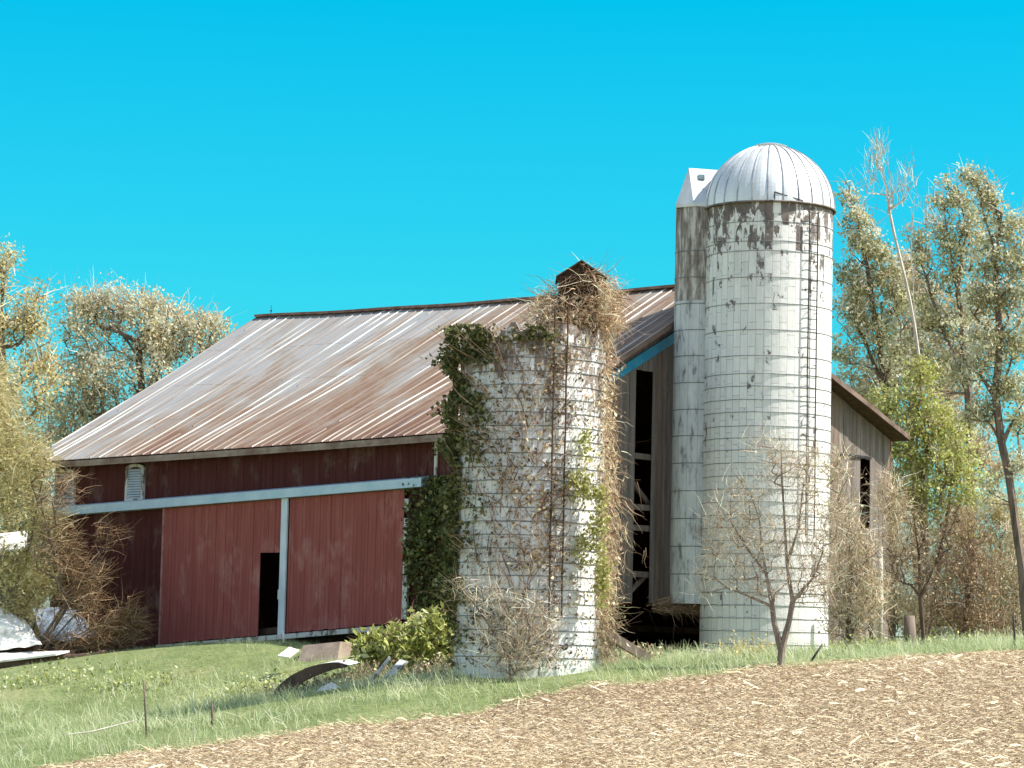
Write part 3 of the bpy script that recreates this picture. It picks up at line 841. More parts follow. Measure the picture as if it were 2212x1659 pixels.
# hood of the chute: hipped metal cap whose ridge runs in under the dome
hd = MB()
zt = zfor(CXx, CYy, 364); e = CR + 0.03
c1 = Vector((CXx - e, CYy - e * 0.55, cz1)); c2 = Vector((CXx - e * 0.35, CYy - e, cz1)); c3 = Vector((CXx + e * 1.0, CYy - e * 1.0, cz1))
c4_ = Vector((CXx + e, CYy + e, cz1)); c5 = Vector((CXx - e * 0.6, CYy + e * 0.8, cz1))
r1 = Vector((CXx - 0.40, CYy - 0.05, zt)); r2 = Vector((CXx + 0.9, CYy + 0.05, zt - 0.05))
for q in ([c1, c2, r1], [c2, c3, r2, r1], [c3, c4_, r2], [c4_, c5, r1, r2], [c5, c1, r1]): hd.face(q)
dn = Vector((0, 0, -0.12))
ringp = [c1, c2, c3, c4_, c5]
for i in range(5): hd.face([ringp[i] + dn, ringp[(i + 1) % 5] + dn, ringp[(i + 1) % 5], ringp[i]])
hood = hd.build('chute_hood', simple('pale_hood_metal', (196, 198, 194), (230, 230, 224), 1.4, (1, 1, 0.5), 0.5, 0.05, metal=0.35), chute)
nrm = (c3 - c2).cross(r1 - c2).normalized()
if nrm.y > 0: nrm = -nrm
wc = c2.lerp(c3, 0.26).lerp(r1.lerp(r2, 0.30), 0.74) + nrm * 0.02
ax = (c3 - c2).normalized(); ay = nrm.cross(ax).normalized()
wm = MB(); wm.box(wc, 0.2, 0.2, 0.03, ax, ay, nrm); wm.build('hood_window', simple('dull_glass', (84, 100, 104), (120, 136, 140), 3, (1, 1, 1), 0.3, 0), hood)
# little stave spout on the chute under the hood
spm = MB(); c_ = Vector((CXx + CR * math.cos(-1.15), CYy + CR * math.sin(-1.15), cz1 - 0.55))
spm.hexa([c_ + Vector(v_) for v_ in ((-.2, 0, -.45), (.25, 0, -.4), (.25, -.28, -.35), (-.2, -.05, -.4), (-.2, 0, -.05), (.25, 0, .4), (.25, -.28, .35), (-.2, -.05, 0))])
spm.build('chute_flap', simple('stained_tin', (120, 110, 104), (168, 158, 150), 3, (1, 1, 1), 0.7, 0.2), chute)

# --- short ivy-covered silo
SY = 71.0; sc0 = at(1138, 1450, SY); SX = sc0.x
SR = 158.0 * SY / F
sz0 = sc0.z - 1.4
srim = zfor(SX, SY - SR, 712)
silo2 = thing('silo', 'short white stave silo overgrown with ivy and broken off at the top', 'silo', (SX, SY, sc0.z))
def rimf(t):
    a = (t + math.pi / 2 + math.pi) % (2 * math.pi) - math.pi
    st = math.floor(t / 0.14)
    return srim + 0.12 * math.sin(st * 2.3) + 0.10 * math.sin(st * 5.1 + 1) + (0.10 if math.cos(t) > 0.5 else 0)
M_SHORT = stave_mat('ivy_silo_staves', srim, srim - 8, -0.02, ((240, 240, 232), (214, 216, 210)), ((164, 150, 138), (120, 108, 98)), 0.26, 0.38, 0.08)
drum(SX, SY, SR, sz0, srim, 96, 20, topf=rimf).build('silo_wall', M_SHORT, silo2, smooth=True)
for i in range(24):
    py = 742 + i * 29.5
    ring(SX, SY, SR + 0.012, zfor(SX, SY - SR, py), 0.013, 64, jit=0.008).build('hoop', M_HOOP, silo2, smooth=True)
ladder(SX, SY, SR, -math.pi / 2 + math.asin((1191 - 1138) / 158.0), 0.34, zfor(SX, SY - SR, 1330), zfor(SX, SY - SR, 660), silo2, M_DARKWOOD, 0.38, 0.1, 0.024)
# rotten wooden dormer over the filling door on the rim
db = at(1248, 712, SY - 0.9); zt = zfor(db.x, db.y, 602); zb = zfor(db.x, db.y, 700); zpk = zfor(db.x, db.y, 566)
wdm = 1.0; dep = 1.1
dd = MB(); x0, x1, y0, y1 = db.x - wdm / 2, db.x + wdm / 2, db.y, db.y + dep
for s_ in range(5):
    f0, f1 = s_ / 5 + .004, (s_ + 1) / 5 - .004
    for xx in (x0 + .02, x1 - .02): dd.box((xx, y0 + dep * (f0 + f1) / 2, (zb + zt) / 2 - .1), .03, dep * (f1 - f0), zt - zb + .2)
    dd.box((x0 + wdm * (f0 + f1) / 2, y1, (zb + zt) / 2 - .05), wdm * (f1 - f0), .03, zt - zb + .3)
    dd.box((x0 + wdm * (f0 + f1) / 2, y0 + .25 + .02 * random.random(), (zb + zt) / 2 - .1 - .05 * (s_ == 2)), wdm * (f1 - f0), .03, zt - zb + .18)
for xx in (x0 + .05, x1 - .05): dd.box((xx, y0, (zb + zt) / 2 - .1), .1, .08, zt - zb + .22)
dd.box(((x0 + x1) / 2, y0 - .02, zt + .02), wdm + .1, .1, .07)
dorm = dd.build('dormer', M_DARKWOOD, silo2)
dr = MB(); xm = db.x + 0.06
for sgn in (-1, 1):
    a = Vector((xm, y0 - .15, zpk)); b = Vector((xm + sgn * (wdm / 2 + .14), y0 - .15, zt + .0)); yv = Vector((0, dep + .3, 0)); n_ = Vector((0, 0, .04))
    dr.hexa([a, b, b + yv, a + yv, a + n_, b + n_, b + yv + n_, a + yv + n_])
dr.face([Vector((x0 + .02, y0 + .01, zt - .12)), Vector((x1 - .02, y0 + .01, zt - .12)), Vector((x1 + .05, y0 + .01, zt + .06)), Vector((xm, y0 + .01, zpk)), Vector((x0 - .05, y0 + .01, zt + .06))])
dr.build('dormer_roof', M_DARKWOOD, dorm)

# ------------------------------------------------------------------ vegetation tools
def blob_points(blobs, Y, rng, dscale=0.8):
    """blobs: (px, py, rx, ry, n, tilt_deg, dY) in picture units around depth Y -> 3-D points + blob ids"""
    P = []
    for b in blobs:
        px, py, rx, ry, n = b[:5]; tilt = R(b[5]) if len(b) > 5 else 0; dY = b[6] if len(b) > 6 else 0
        yy = Y + dY; c = np.array(at(px, py, yy)); sc = yy / F
        q = unit(rng.normal(size=(n, 3))) * (rng.uniform(0, 1, (n, 1)) ** (1 / 2.2))
        a, bb = q[:, 0] * rx, q[:, 2] * ry
        X = a * math.cos(tilt) + bb * math.sin(tilt); Z = -a * math.sin(tilt) + bb * math.cos(tilt)
        D = q[:, 1] * min(rx, ry) * dscale if min(rx, ry) * 3 < max(rx, ry) else q[:, 1] * (rx + ry) / 2 * dscale
        P.append(c + np.stack([X * sc, D * sc, Z * sc], 1))
    return np.concatenate(P)

def wood(trunks, P, rng, tip=0.008, jit=0.06, kpath=0.35, power=0.47, maxr=None, sub=0.7):
    """connects every attractor point to a skeleton that starts as the trunk polylines; returns mesh builder"""
    nodes, par, plen, istrunk = [], [], [], []
    for t in trunks:
        prev = -1
        for i, p in enumerate(t):
            p = np.array(p, float)
            if prev >= 0:
                a = nodes[prev]; L = np.linalg.norm(p - a); m = max(1, int(L / sub))
                for j in range(1, m + 1):
                    q = a + (p - a) * j / m + (rng.normal(size=3) * jit * 0.5 if j < m else 0)
                    nodes.append(q); par.append(prev); plen.append(plen[prev] + L / m); prev = len(nodes) - 1; istrunk.append(1)
            else:
                if nodes:
                    dd_ = [np.linalg.norm(q - p) for q in nodes]; j0 = int(np.argmin(dd_)); j1 = j0; PLj = plen[j0] + dd_[j0]
                    if dd_[j0] < 0.02: prev = j0; continue
                else: j1, PLj = -1, 0.0
                nodes.append(p); par.append(j1); plen.append(PLj); prev = len(nodes) - 1; istrunk.append(1)
    base = nodes[0]
    order = np.argsort(np.linalg.norm(P - base, axis=1))
    cap = len(nodes) + len(P) * 8; A = np.zeros((cap, 3)); A[:len(nodes)] = nodes
    PL = np.zeros(cap); PL[:len(nodes)] = plen; n = len(nodes); tips = []
    for i in order:
        p = P[i]
        d = np.linalg.norm(A[:n] - p, axis=1)
        lowpen = np.maximum(0, A[:n, 2] - p[2]) * 0.8           # branches rise
        j = int(np.argmin(d + kpath * PL[:n] * 0.5 + lowpen)); L = d[j]
        m = min(6, max(1, int(L / sub)))
        prev = j; a = A[j].copy()
        side = rng.normal(size=3) * L * 0.08; side[2] -= L * 0.06
        for q in range(1, m + 1):
            t = q / m
            A[n] = a + (p - a) * t + side * math.sin(math.pi * t) + (rng.normal(size=3) * jit if q < m else 0)
            PL[n] = PL[prev] + L / m; par.append(prev); istrunk.append(0); prev = n; n += 1
        tips.append(prev)
    cnt = np.zeros(n); cnt[tips] += 1
    for i in range(n - 1, -1, -1):
        if par[i] >= 0: cnt[par[i]] += cnt[i]
    rad = tip * np.maximum(cnt, 1) ** power
    if maxr: rad = np.minimum(rad, maxr)
    mb = MB()
    for i in range(n):
        j = par[i]
        if j < 0: continue
        ns = 6 if rad[i] > 0.05 else (4 if rad[i] > 0.02 else 3)
        r0_ = min(rad[j], rad[i] * 1.5) if not istrunk[i] else rad[j]
        mb.tube([A[j], A[i]], [r0_, rad[i]], ns, 0, False)
    return mb, A[:n]

def cluster(P, per, spread, rng, squash=0.8):
    n = len(P) * per
    off = rng.normal(size=(n, 3)) * spread; off[:, 2] *= squash
    return np.repeat(P, per, 0) + off

def tree(name, label, cat, trunks, blobs, Y, seed, leaf_m=None, bark=M_BARK, per=20, spread=0.35, size=0.11, aspect=1.6, tip=0.008, group=None,
         twig=None, twig_n=0, twig_len=0.6, twig_w=0.02, twig_dir=(0, 0, 0.6), twig_spread=0.6, droop=0.2, power=0.47, maxr=None, extra=None, dscale=0.8, updir=None, bare_frac=0.0):
    rng = np.random.default_rng(seed)
    if Y > 95: per, size, spread, bare_frac = int(per * 1.7), size * 0.6, spread * 0.72, 0.46
    T = [[np.array(at(px, py, Y + (dy[0] if dy else 0))) for px, py, *dy in t] for t in trunks]
    P = blob_points(blobs, Y, rng, dscale)
    b = T[0][0].copy(); T[0][0][2] -= 0.5
    o = thing(name, label, cat, tuple(b), group)
    mb, A = wood(T, P, rng, tip, power=power, maxr=maxr)
    mb.build('trunk', bark, o)
    LP = P if bare_frac == 0 else P[rng.random(len(P)) > bare_frac]
    if leaf_m and per:
        Q = cluster(LP, per, spread, rng)
        # light and dark clumps: tint by clump plus leaf
        ct = rng.uniform(0, 1, len(LP)); tint = np.clip(np.repeat(ct, per) * 0.6 + rng.uniform(0, 0.4, len(Q)), 0, 1)
        link('crown', quads_mesh('crown', leaf_quads(Q, size, aspect, updir, rng), tint), leaf_m, o)
    if twig and twig_n:
        Q = np.repeat(P, twig_n, 0) + rng.normal(size=(len(P) * twig_n, 3)) * 0.12
        D = np.array(twig_dir) + rng.normal(size=Q.shape) * twig_spread
        link('twigs', quads_mesh('twigs', strands(Q, D, twig_len, twig_w, droop, 0.2, rng), rng.uniform(0, 1, len(Q))), twig, o)
    return o

L_OLIVE = foliage('olive_spring_leaves', [(150, 136, 92), (176, 162, 112), (196, 182, 132), (212, 200, 162)], 0.45)
L_TAN = foliage('tan_bud_leaves', [(144, 124, 96), (172, 152, 120), (192, 174, 142), (208, 196, 168)], 0.4)
L_GREYTAN = foliage('grey_bud_leaves', [(152, 146, 124), (178, 170, 144), (200, 194, 170), (182, 164, 118)], 0.45)
L_YELLOW = foliage('yellow_green_leaves', [(138, 130, 82), (164, 156, 104), (186, 178, 128), (200, 194, 156)], 0.45, gain=1.35)
L_POPLAR = foliage('dull_poplar_leaves', [(118, 118, 82), (156, 154, 114), (188, 184, 148), (214, 210, 186)], 0.5)
L_GREEN = foliage('fresh_green_leaves', [(130, 134, 72), (158, 160, 90), (180, 182, 112), (200, 200, 144)], 0.45)
L_DARKIVY = foliage('dark_ivy_leaves', [(74, 78, 46), (100, 104, 62), (132, 132, 84), (160, 154, 110)], 0.25, gain=1.2)
L_DRYVINE = foliage('dry_vine', [(122, 98, 78), (156, 130, 104), (186, 162, 132), (210, 190, 156)], 0.15)
L_LIMEVINE = foliage('lime_vine_leaves', [(136, 136, 76), (164, 164, 98), (188, 186, 124)], 0.35, gain=1.15)
L_BUSH = foliage('bright_bush_leaves', [(110, 116, 60), (148, 152, 82), (186, 188, 120), (220, 220, 168)], 0.35)
L_TWIG = foliage('tan_twigs', [(138, 118, 98), (168, 148, 124), (192, 174, 148), (210, 196, 170)], 0.0)
L_TWIGDK = foliage('brown_twigs', [(96, 76, 60), (128, 104, 84), (156, 132, 108)], 0.0)
L_TWIGWILLOW = foliage('golden_twigs', [(138, 122, 76), (162, 148, 100), (184, 170, 124), (200, 188, 148)], 0.1, gain=1.25)

# ------------------------------------------------------------------ trees at the left
tree('tree', 'round budding tree rising behind the left end of the barn roof', 'tree', [[(330, 1400), (320, 1100), (310, 900), (300, 780)], [(330, 1400), (345, 1050), (380, 850)]],
     [(180, 700, 62, 85, 60), (270, 680, 75, 62, 80), (350, 720, 70, 70, 80), (430, 730, 55, 70, 60), (300, 820, 150, 100, 160), (180, 860, 90, 110, 110), (200, 655, 45, 38, 34), (470, 715, 20, 36, 14), (140, 950, 90, 90, 90), (330, 660, 24, 30, 14)],
     116, 1, L_GREYTAN, M_BARK, 26, 0.42, 0.17, 1.5, 0.012, twig=L_TWIG, twig_n=3, twig_len=0.9, twig_w=0.03)
tree('tree', 'thin-topped budding tree cut by the left edge, behind the yellow willow', 'tree', [[(20, 1400), (15, 1000), (5, 750), (8, 600)]],
     [(-10, 600, 34, 50, 30), (18, 560, 10, 40, 10), (-20, 700, 100, 80, 90), (60, 690, 44, 54, 44), (85, 640, 22, 24, 10), (-20, 860, 140, 140, 150), (90, 800, 50, 90, 60)],
     112, 2, L_OLIVE, M_BARK, 24, 0.42, 0.16, 1.5, 0.012, twig=L_TWIG, twig_n=3, twig_len=0.9, twig_w=0.03)
tree('willow', 'big yellow-green willow bush hanging over the left end of the barn', 'shrub', [[(60, 1420), (50, 1250), (30, 1050)], [(60, 1420), (90, 1280), (130, 1150)], [(60, 1420), (0, 1200), (-60, 1000)]],
     [(-30, 860, 70, 130, 70), (-30, 1020, 90, 90, 90), (0, 1040, 60, 60, 50), (50, 1060, 40, 40, 24), (40, 1160, 56, 60, 50), (100, 1210, 44, 60, 30), (60, 1250, 70, 40, 36), (-60, 940, 80, 160, 90), (0, 960, 60, 60, 44)],
     95, 3, L_YELLOW, M_BARK, 12, 0.30, 0.085, 2.6, 0.007, twig=L_TWIGWILLOW, twig_n=10, twig_len=1.0, twig_w=0.018, twig_dir=(0.7, 0, 0.1), twig_spread=0.45, droop=0.5)
# brush heap of pulled-up branches in front of the willow
tree('shrub', 'loose yellow-green twiggy shrub before the small shed, reaching over the left barn eave', 'shrub',
     [[(40, 1416), (45, 1300), (70, 1150), (95, 1020)], [(20, 1416), (0, 1280), (-15, 1120)], [(60, 1414), (95, 1260), (120, 1130)], [(30, 1416), (20, 1330), (25, 1250)]],
     [(20, 960, 60, 60, 34), (70, 1000, 46, 46, 26), (20, 1080, 60, 60, 36), (90, 1140, 46, 50, 26), (10, 1220, 50, 50, 40), (60, 1250, 50, 50, 36), (-20, 860, 40, 70, 30), (30, 1320, 50, 40, 30)],
     89.7, 8, L_YELLOW, M_BARK, 9, 0.26, 0.08, 2.4, 0.005, twig=L_TWIGWILLOW, twig_n=10, twig_len=0.9, twig_w=0.015, twig_dir=(0.6, 0, 0.2), twig_spread=0.5, droop=0.35, maxr=0.05)
L_BRUSH = foliage('golden_brush_twigs', [(104, 78, 52), (134, 104, 74), (160, 130, 98), (182, 158, 126)], 0.0, gain=1.0)
tree('brush_pile', 'heap of tan cut branches lying against the dark left end of the barn wall', 'brush pile',
     [[(60, 1432), (150, 1395), (225, 1340), (262, 1300)], [(60, 1436), (200, 1392), (300, 1330)], [(80, 1430), (190, 1360), (235, 1290)], [(60, 1430), (150, 1290), (215, 1200), (262, 1132)], [(60, 1430), (140, 1320), (230, 1190), (308, 1118)], [(70, 1428), (160, 1330), (250, 1230)]],
     [(230, 1365, 60, 36, 60, 20), (150, 1395, 100, 22, 50, 5), (275, 1335, 34, 36, 34), (170, 1310, 60, 50, 40), (150, 1230, 50, 60, 36), (110, 1170, 50, 70, 40), (190, 1250, 40, 40, 20), (120, 1070, 46, 46, 26), (225, 1160, 30, 30, 8)],
     89, 4, None, M_BARK, 0, tip=0.009, twig=L_BRUSH, twig_n=9, twig_len=0.75, twig_w=0.02, twig_dir=(0.6, 0, 0.25), twig_spread=0.5, droop=0.2, maxr=0.06)

# ------------------------------------------------------------------ trees at the right
tree('poplar', 'leaning poplar with dull leaves just behind the tall silo', 'tree', [[(1925, 1400), (1930, 1100), (1915, 850), (1880, 620), (1843, 420)], [(1915, 850), (1870, 740), (1830, 660)]],
     [(1834,420,14,46,24,-25),(1866,480,22,56,34,-30),(1850,520,28,60,36,-35),(1884,540,32,70,44,-30),(1835,600,26,54,36,-40),(1905,600,40,80,56,-25),(1840,680,36,60,44,-30),(1870,660,34,60,36,-20),(1910,720,54,80,66,-20),(1830,770,40,60,44,-20),(1850,860,50,70,60,-15),(1940,800,50,70,50,-20),(1950,660,34,60,36,-30),(1930,580,20,50,20,-20)],
     110, 11, L_POPLAR, M_BARK, 19, 0.25, 0.17, 1.4, 0.008, twig=L_TWIG, twig_n=2, twig_len=0.7, twig_w=0.025)
tree('bare_tree', 'leafless pale-barked tree whose bare twigs stick out above the poplars', 'tree', [[(2010, 1400), (2000, 950), (1975, 700), (1945, 560), (1920, 450), (1905, 360)], [(1985, 760), (1968, 560), (1975, 430)]],
     [(1895, 345, 22, 60, 46, 14), (1960, 400, 26, 60, 26), (1925, 420, 46, 60, 36), (1880, 400, 24, 50, 14, 30), (2005, 470, 26, 50, 18), (1900, 320, 14, 26, 12)],
     104, 12, None, M_BARKPALE, 0, tip=0.008, power=0.40, maxr=0.075, twig=L_TWIG, twig_n=2, twig_len=0.6, twig_w=0.02, twig_dir=(-0.1, 0, 1), twig_spread=0.3, droop=0)
tree('poplar', 'wind-swept poplar between the bare tree and the dark-trunked tree', 'tree', [[(2090, 1400), (2100, 1100), (2092, 850), (2068, 620), (2038, 440)], [(2092, 850), (2040, 720), (1985, 560)], [(2068, 620), (2090, 500), (2066, 390)]],
     [(2030,438,8,46,18,-35),(2062,420,10,56,26,-32),(2095,470,24,66,42,-30),(2040,510,30,60,38,-35),(2105,540,34,70,44,-25),(2070,600,44,70,54,-30),(2000,560,34,60,36,-35),(1985,520,20,40,18,-35),(2010,660,46,70,56,-30),(2060,700,50,60,50,-20),(1975,760,50,60,50,-25),(2020,800,54,60,50,-20),(2085,780,40,60,34)],
     108, 13, L_POPLAR, M_BARK, 19, 0.24, 0.16, 1.4, 0.008, twig=L_TWIG, twig_n=2, twig_len=0.7, twig_w=0.025)
tree('poplar', 'tall poplar with a bare dark curved lower trunk at the right edge', 'tree', [[(2222, 1385), (2208, 1230), (2188, 1090), (2164, 960), (2151, 860), (2160, 720), (2152, 570), (2112, 400)], [(2164, 960), (2192, 900), (2216, 860)], [(2151, 860), (2110, 800), (2080, 740)], [(2152, 570), (2160, 480), (2132, 390)]],
     [(2106,400,8,46,22,-35),(2132,410,10,54,28,-32),(2150,470,24,64,38,-28),(2178,540,34,60,44,-20),(2140,560,34,54,38,-30),(2120,640,40,54,40,-30),(2185,640,42,54,44),(2200,740,42,60,44),(2145,750,56,54,50,-20),(2175,840,56,44,46),(2090,800,40,40,28),(2215,910,40,34,26),(2120,890,48,34,30),(2205,1000,30,40,16),(2130,1060,28,30,14),(2196,480,14,40,14,-20),(2215,560,26,50,20,-20)],
     80, 14, L_POPLAR, M_BARK, 36, 0.16, 0.075, 1.4, 0.007, bare_frac=0.42, twig=L_TWIG, twig_n=2, twig_len=0.6, twig_w=0.02, maxr=0.115)
tree('tree', 'fresh yellow-green tree close behind the right corner of the barn', 'tree', [[(2000, 1400), (1998, 1200), (1990, 1000)], [(2000, 1400), (2040, 1150), (2060, 1000)]],
     [(1985, 880, 60, 60, 66), (1940, 950, 50, 60, 50), (2040, 940, 70, 60, 76), (2000, 1010, 90, 80, 100), (2080, 1030, 60, 70, 60), (1960, 1080, 46, 60, 40), (2050, 1120, 60, 60, 50), (1920, 870, 36, 40, 24), (1990, 800, 40, 40, 30)],
     104, 15, L_GREEN, M_BARK, 24, 0.36, 0.16, 1.5, 0.009, twig=L_TWIG, twig_n=3, twig_len=0.8, twig_w=0.022)
tree('tree', 'hazy budding tree low behind the right poplars', 'tree', [[(1990, 1400), (1980, 1100), (1970, 900), (1980, 750)]],
     [(1860, 860, 60, 70, 60), (1930, 800, 70, 60, 60), (1900, 930, 60, 60, 50), (1990, 690, 70, 100, 130), (2040, 800, 90, 100, 130), (1955, 600, 36, 70, 44), (2110, 700, 60, 100, 90), (1850, 650, 36, 80, 50), (2080, 930, 80, 80, 80), (2140, 1000, 70, 70, 60)],
     122, 16, L_TAN, M_BARK, 24, 0.42, 0.18, 1.5, 0.011, twig=L_TWIG, twig_n=3, twig_len=0.9, twig_w=0.03)
SHG = 'tan thicket shrubs around the right end of the barn'
shr = [('tan leafless thicket in front of the grey gable boards beside the tall silo', (1830, 1408), [(1815, 1120, 44, 60, 40), (1850, 1190, 50, 60, 50), (1815, 1270, 46, 60, 50), (1870, 1290, 46, 60, 44), (1835, 1350, 60, 40, 50), (1805, 1020, 26, 60, 22)], 82, 21),
       ('tan twiggy shrub at the right corner of the barn', (1930, 1405), [(1930, 1120, 40, 60, 40), (1960, 1200, 56, 70, 60), (1915, 1280, 46, 60, 44), (1965, 1320, 50, 60, 50), (1920, 1060, 26, 40, 18)], 91, 22),
       ('wide brown shrub between the grey post and the right edge', (2085, 1400), [(2060, 1210, 60, 70, 66), (2120, 1260, 60, 70, 66), (2040, 1310, 60, 60, 60), (2110, 1340, 70, 50, 66), (2090, 1150, 50, 50, 34)], 90, 23),
       ('low brown shrub cut by the right edge', (2190, 1398), [(2180, 1250, 46, 60, 46), (2210, 1310, 50, 60, 56), (2170, 1350, 50, 46, 46), (2230, 1200, 40, 60, 30), (2195, 1160, 30, 46, 16)], 91, 24),
       ('olive shrub far behind the brown shrubs at the right', (2150, 1395), [(2110, 1130, 60, 60, 60), (2180, 1120, 60, 70, 60), (2060, 1150, 50, 60, 46), (2200, 1200, 50, 80, 60), (2130, 1230, 80, 80, 80), (2030, 1260, 60, 80, 60), (1990, 1340, 60, 50, 60), (2080, 1350, 80, 50, 80), (2170, 1330, 80, 60, 80)], 106, 25),
       ('grey-tan shrub behind the pile at the left edge of the field', (20, 1430), [(60, 1010, 60, 60, 60), (90, 1110, 50, 60, 50), (0, 1200, 60, 70, 70), (60, 1260, 60, 70, 70), (-20, 1330, 70, 70, 70), (80, 1350, 50, 60, 50)], 104, 26)]
for i, (lab, b, bl, Y, sd_) in enumerate(shr):
    tree('shrub', lab, 'shrub', [[b, (b[0] + 4, b[1] - 90), (b[0] + 10, b[1] - 190)], [b, (b[0] - 25, b[1] - 120)], [b, (b[0] + 40, b[1] - 110)]], bl, Y, sd_, L_OLIVE if i >= 4 else L_TAN, M_BARK,
         24 if i >= 4 else 5, 0.25, 0.12 if i >= 4 else 0.06, 1.7, 0.006, twig=L_TWIG if i != 2 else L_TWIGDK, twig_n=10, twig_len=0.75, twig_w=0.018, twig_dir=(0, 0, 0.5), twig_spread=0.55, droop=0.25, group=SHG if i < 5 else None)

# forked little tree in front of the tall silo
tree('small_tree', 'forked leafless little tree standing in front of the tall silo', 'tree',
     [[(1684, 1446), (1688, 1405), (1672, 1345), (1668, 1310), (1655, 1240), (1645, 1180), (1640, 1120), (1620, 1060)],
      [(1688, 1405), (1705, 1340), (1712, 1300), (1700, 1220), (1695, 1130), (1690, 1050), (1688, 990)],
      [(1712, 1300), (1755, 1250), (1775, 1200)], [(1700, 1220), (1725, 1140), (1735, 1050)], [(1655, 1240), (1610, 1180), (1575, 1120)], [(1668, 1310), (1610, 1285), (1570, 1270)]],
     [(1620, 1080, 50, 70, 46), (1690, 1020, 40, 70, 46), (1740, 1080, 40, 80, 46), (1580, 1160, 56, 70, 44), (1640, 1180, 60, 60, 46), (1760, 1190, 50, 60, 50), (1700, 1160, 50, 60, 36), (1600, 1250, 64, 46, 40), (1790, 1230, 40, 50, 30), (1690, 1260, 70, 40, 36), (1560, 1090, 40, 50, 18), (1750, 1280, 50, 30, 24), (1740, 1000, 30, 40, 24), (1660, 960, 50, 40, 24), (1540, 1180, 40, 60, 20), (1810, 1130, 40, 60, 24), (1530, 1260, 40, 40, 16)],
     69.8, 31, L_TAN, simple('pale_brown_bark', (116, 102, 90), (162, 146, 130), 6, (1, 1, .25), 0.95, 0.7, 0.03), 2, 0.12, 0.04, 2.2, 0.004, twig=L_TWIG, twig_n=6, twig_len=0.55, twig_w=0.010, twig_dir=(0, 0, 0.5), twig_spread=0.6, droop=0.1, power=0.5, dscale=0.7)
tree('small_tree', 'slim brown sapling at the field edge right of the barn', 'tree', [[(1990, 1412), (1994, 1370), (1988, 1290), (1985, 1200), (1975, 1120)], [(1988, 1290), (2020, 1220), (2040, 1150)], [(1990, 1330), (1950, 1260), (1930, 1210)]],
     [(1975, 1130, 40, 60, 36), (2030, 1170, 40, 60, 36), (1935, 1210, 40, 50, 30), (1985, 1230, 60, 50, 40), (2060, 1110, 30, 40, 16)],
     80, 32, L_TAN, M_BARKDARK, 2, 0.12, 0.06, 1.8, 0.006, twig=L_TWIGDK, twig_n=5, twig_len=0.6, twig_w=0.013, twig_dir=(0, 0, 0.5), twig_spread=0.6, droop=0.1)
tree('bare_bush', 'spreading bare bush branches growing at the foot of the ivy silo', 'shrub',
     [[(1108, 1458), (1098, 1420), (1050, 1340), (1000, 1270)], [(1112, 1458), (1130, 1400), (1145, 1310)], [(1116, 1458), (1160, 1400), (1195, 1310)], [(1104, 1458), (1060, 1420), (1020, 1370)], [(1110, 1458), (1108, 1400), (1085, 1330)]],
     [(1030, 1290, 56, 40, 26), (1000, 1262, 26, 20, 8), (1110, 1320, 70, 56, 36), (1080, 1390, 70, 50, 46), (1150, 1400, 50, 46, 34), (1185, 1330, 34, 50, 18), (1120, 1440, 70, 16, 26)],
     68.7, 33, None, M_BARK, 0, tip=0.005, twig=L_TWIG, twig_n=5, twig_len=0.6, twig_w=0.012, twig_dir=(0, 0, 0.4), twig_spread=0.6, droop=0.1, dscale=0.12, maxr=0.035)
tree('bush', 'dense light-green bush at the foot of the ivy silo under the barn corner', 'bush', [[(900, 1462), (895, 1420), (880, 1390)], [(900, 1462), (940, 1400)], [(900, 1462), (850, 1410)]],
     [(930, 1365, 46, 30, 60), (880, 1390, 66, 28, 80), (950, 1400, 60, 40, 80), (830, 1400, 50, 24, 46), (975, 1375, 36, 30, 36), (890, 1425, 70, 26, 60), (795, 1395, 22, 14, 12)],
     76, 34, L_BUSH, M_BARK, 26, 0.19, 0.10, 2.6, 0.006, twig=L_TWIGDK, twig_n=4, twig_len=0.5, twig_w=0.015)

# ------------------------------------------------------------------ ivy and vines on the short silo
def cyl_pts(n, pxr, pyr, rng, dens=None, off=(0.03, 0.18)):
    """points on the camera side of the short silo whose picture position falls in the given ranges"""
    out = []
    px = rng.uniform(*pxr, n); py = rng.uniform(*pyr, n)
    if dens is not None:
        kp = rng.random(n) < dens(px, py); px, py = px[kp], py[kp]
    for a, b in zip(px, py):
        sx = max(-0.999, min(0.999, (a - 1138) / 160.0)); t = -math.pi / 2 + math.asin(sx); o_ = SR + rng.uniform(*off)
        x, y = SX + o_ * math.cos(t), SY + o_ * math.sin(t)
        out.append((x, y, zfor(x, y, b)))
    return np.array(out)
def snoise(px, py, f, ph):
    return (np.sin(px * f + ph + 1.7 * np.sin(py * f * 0.7 + ph)) + np.sin(py * f * 1.3 + 2 * ph + 1.3 * np.sin(px * f * 0.9))) / 2
rng = np.random.default_rng(51)
# dark evergreen ivy on the shaded side
def d_iv(px, py):
    edge = np.clip((1085 - px) / 105, 0, 1) ** 1.0
    up = np.clip((1010 - py) / 260, 0, 1)
    base = np.clip(edge * 0.55 + edge * up * 0.8, 0, 1) + np.clip((1000 - px) / 22, 0, 1) * 0.8 + (py < 735) * 0.5 * (px < 1180)
    lowcut = np.where(py > 1060, 0.5, 0.85)
    nn = snoise(px, py, 0.045, 1.0) + 0.6 * snoise(px, py, 0.11, 2.0)
    return np.clip(base * lowcut * (0.62 + 0.75 * nn) - 0.08, 0, 1)
P1 = cyl_pts(26000, (978, 1190), (700, 1445), rng, d_iv, (0.03, 0.22))
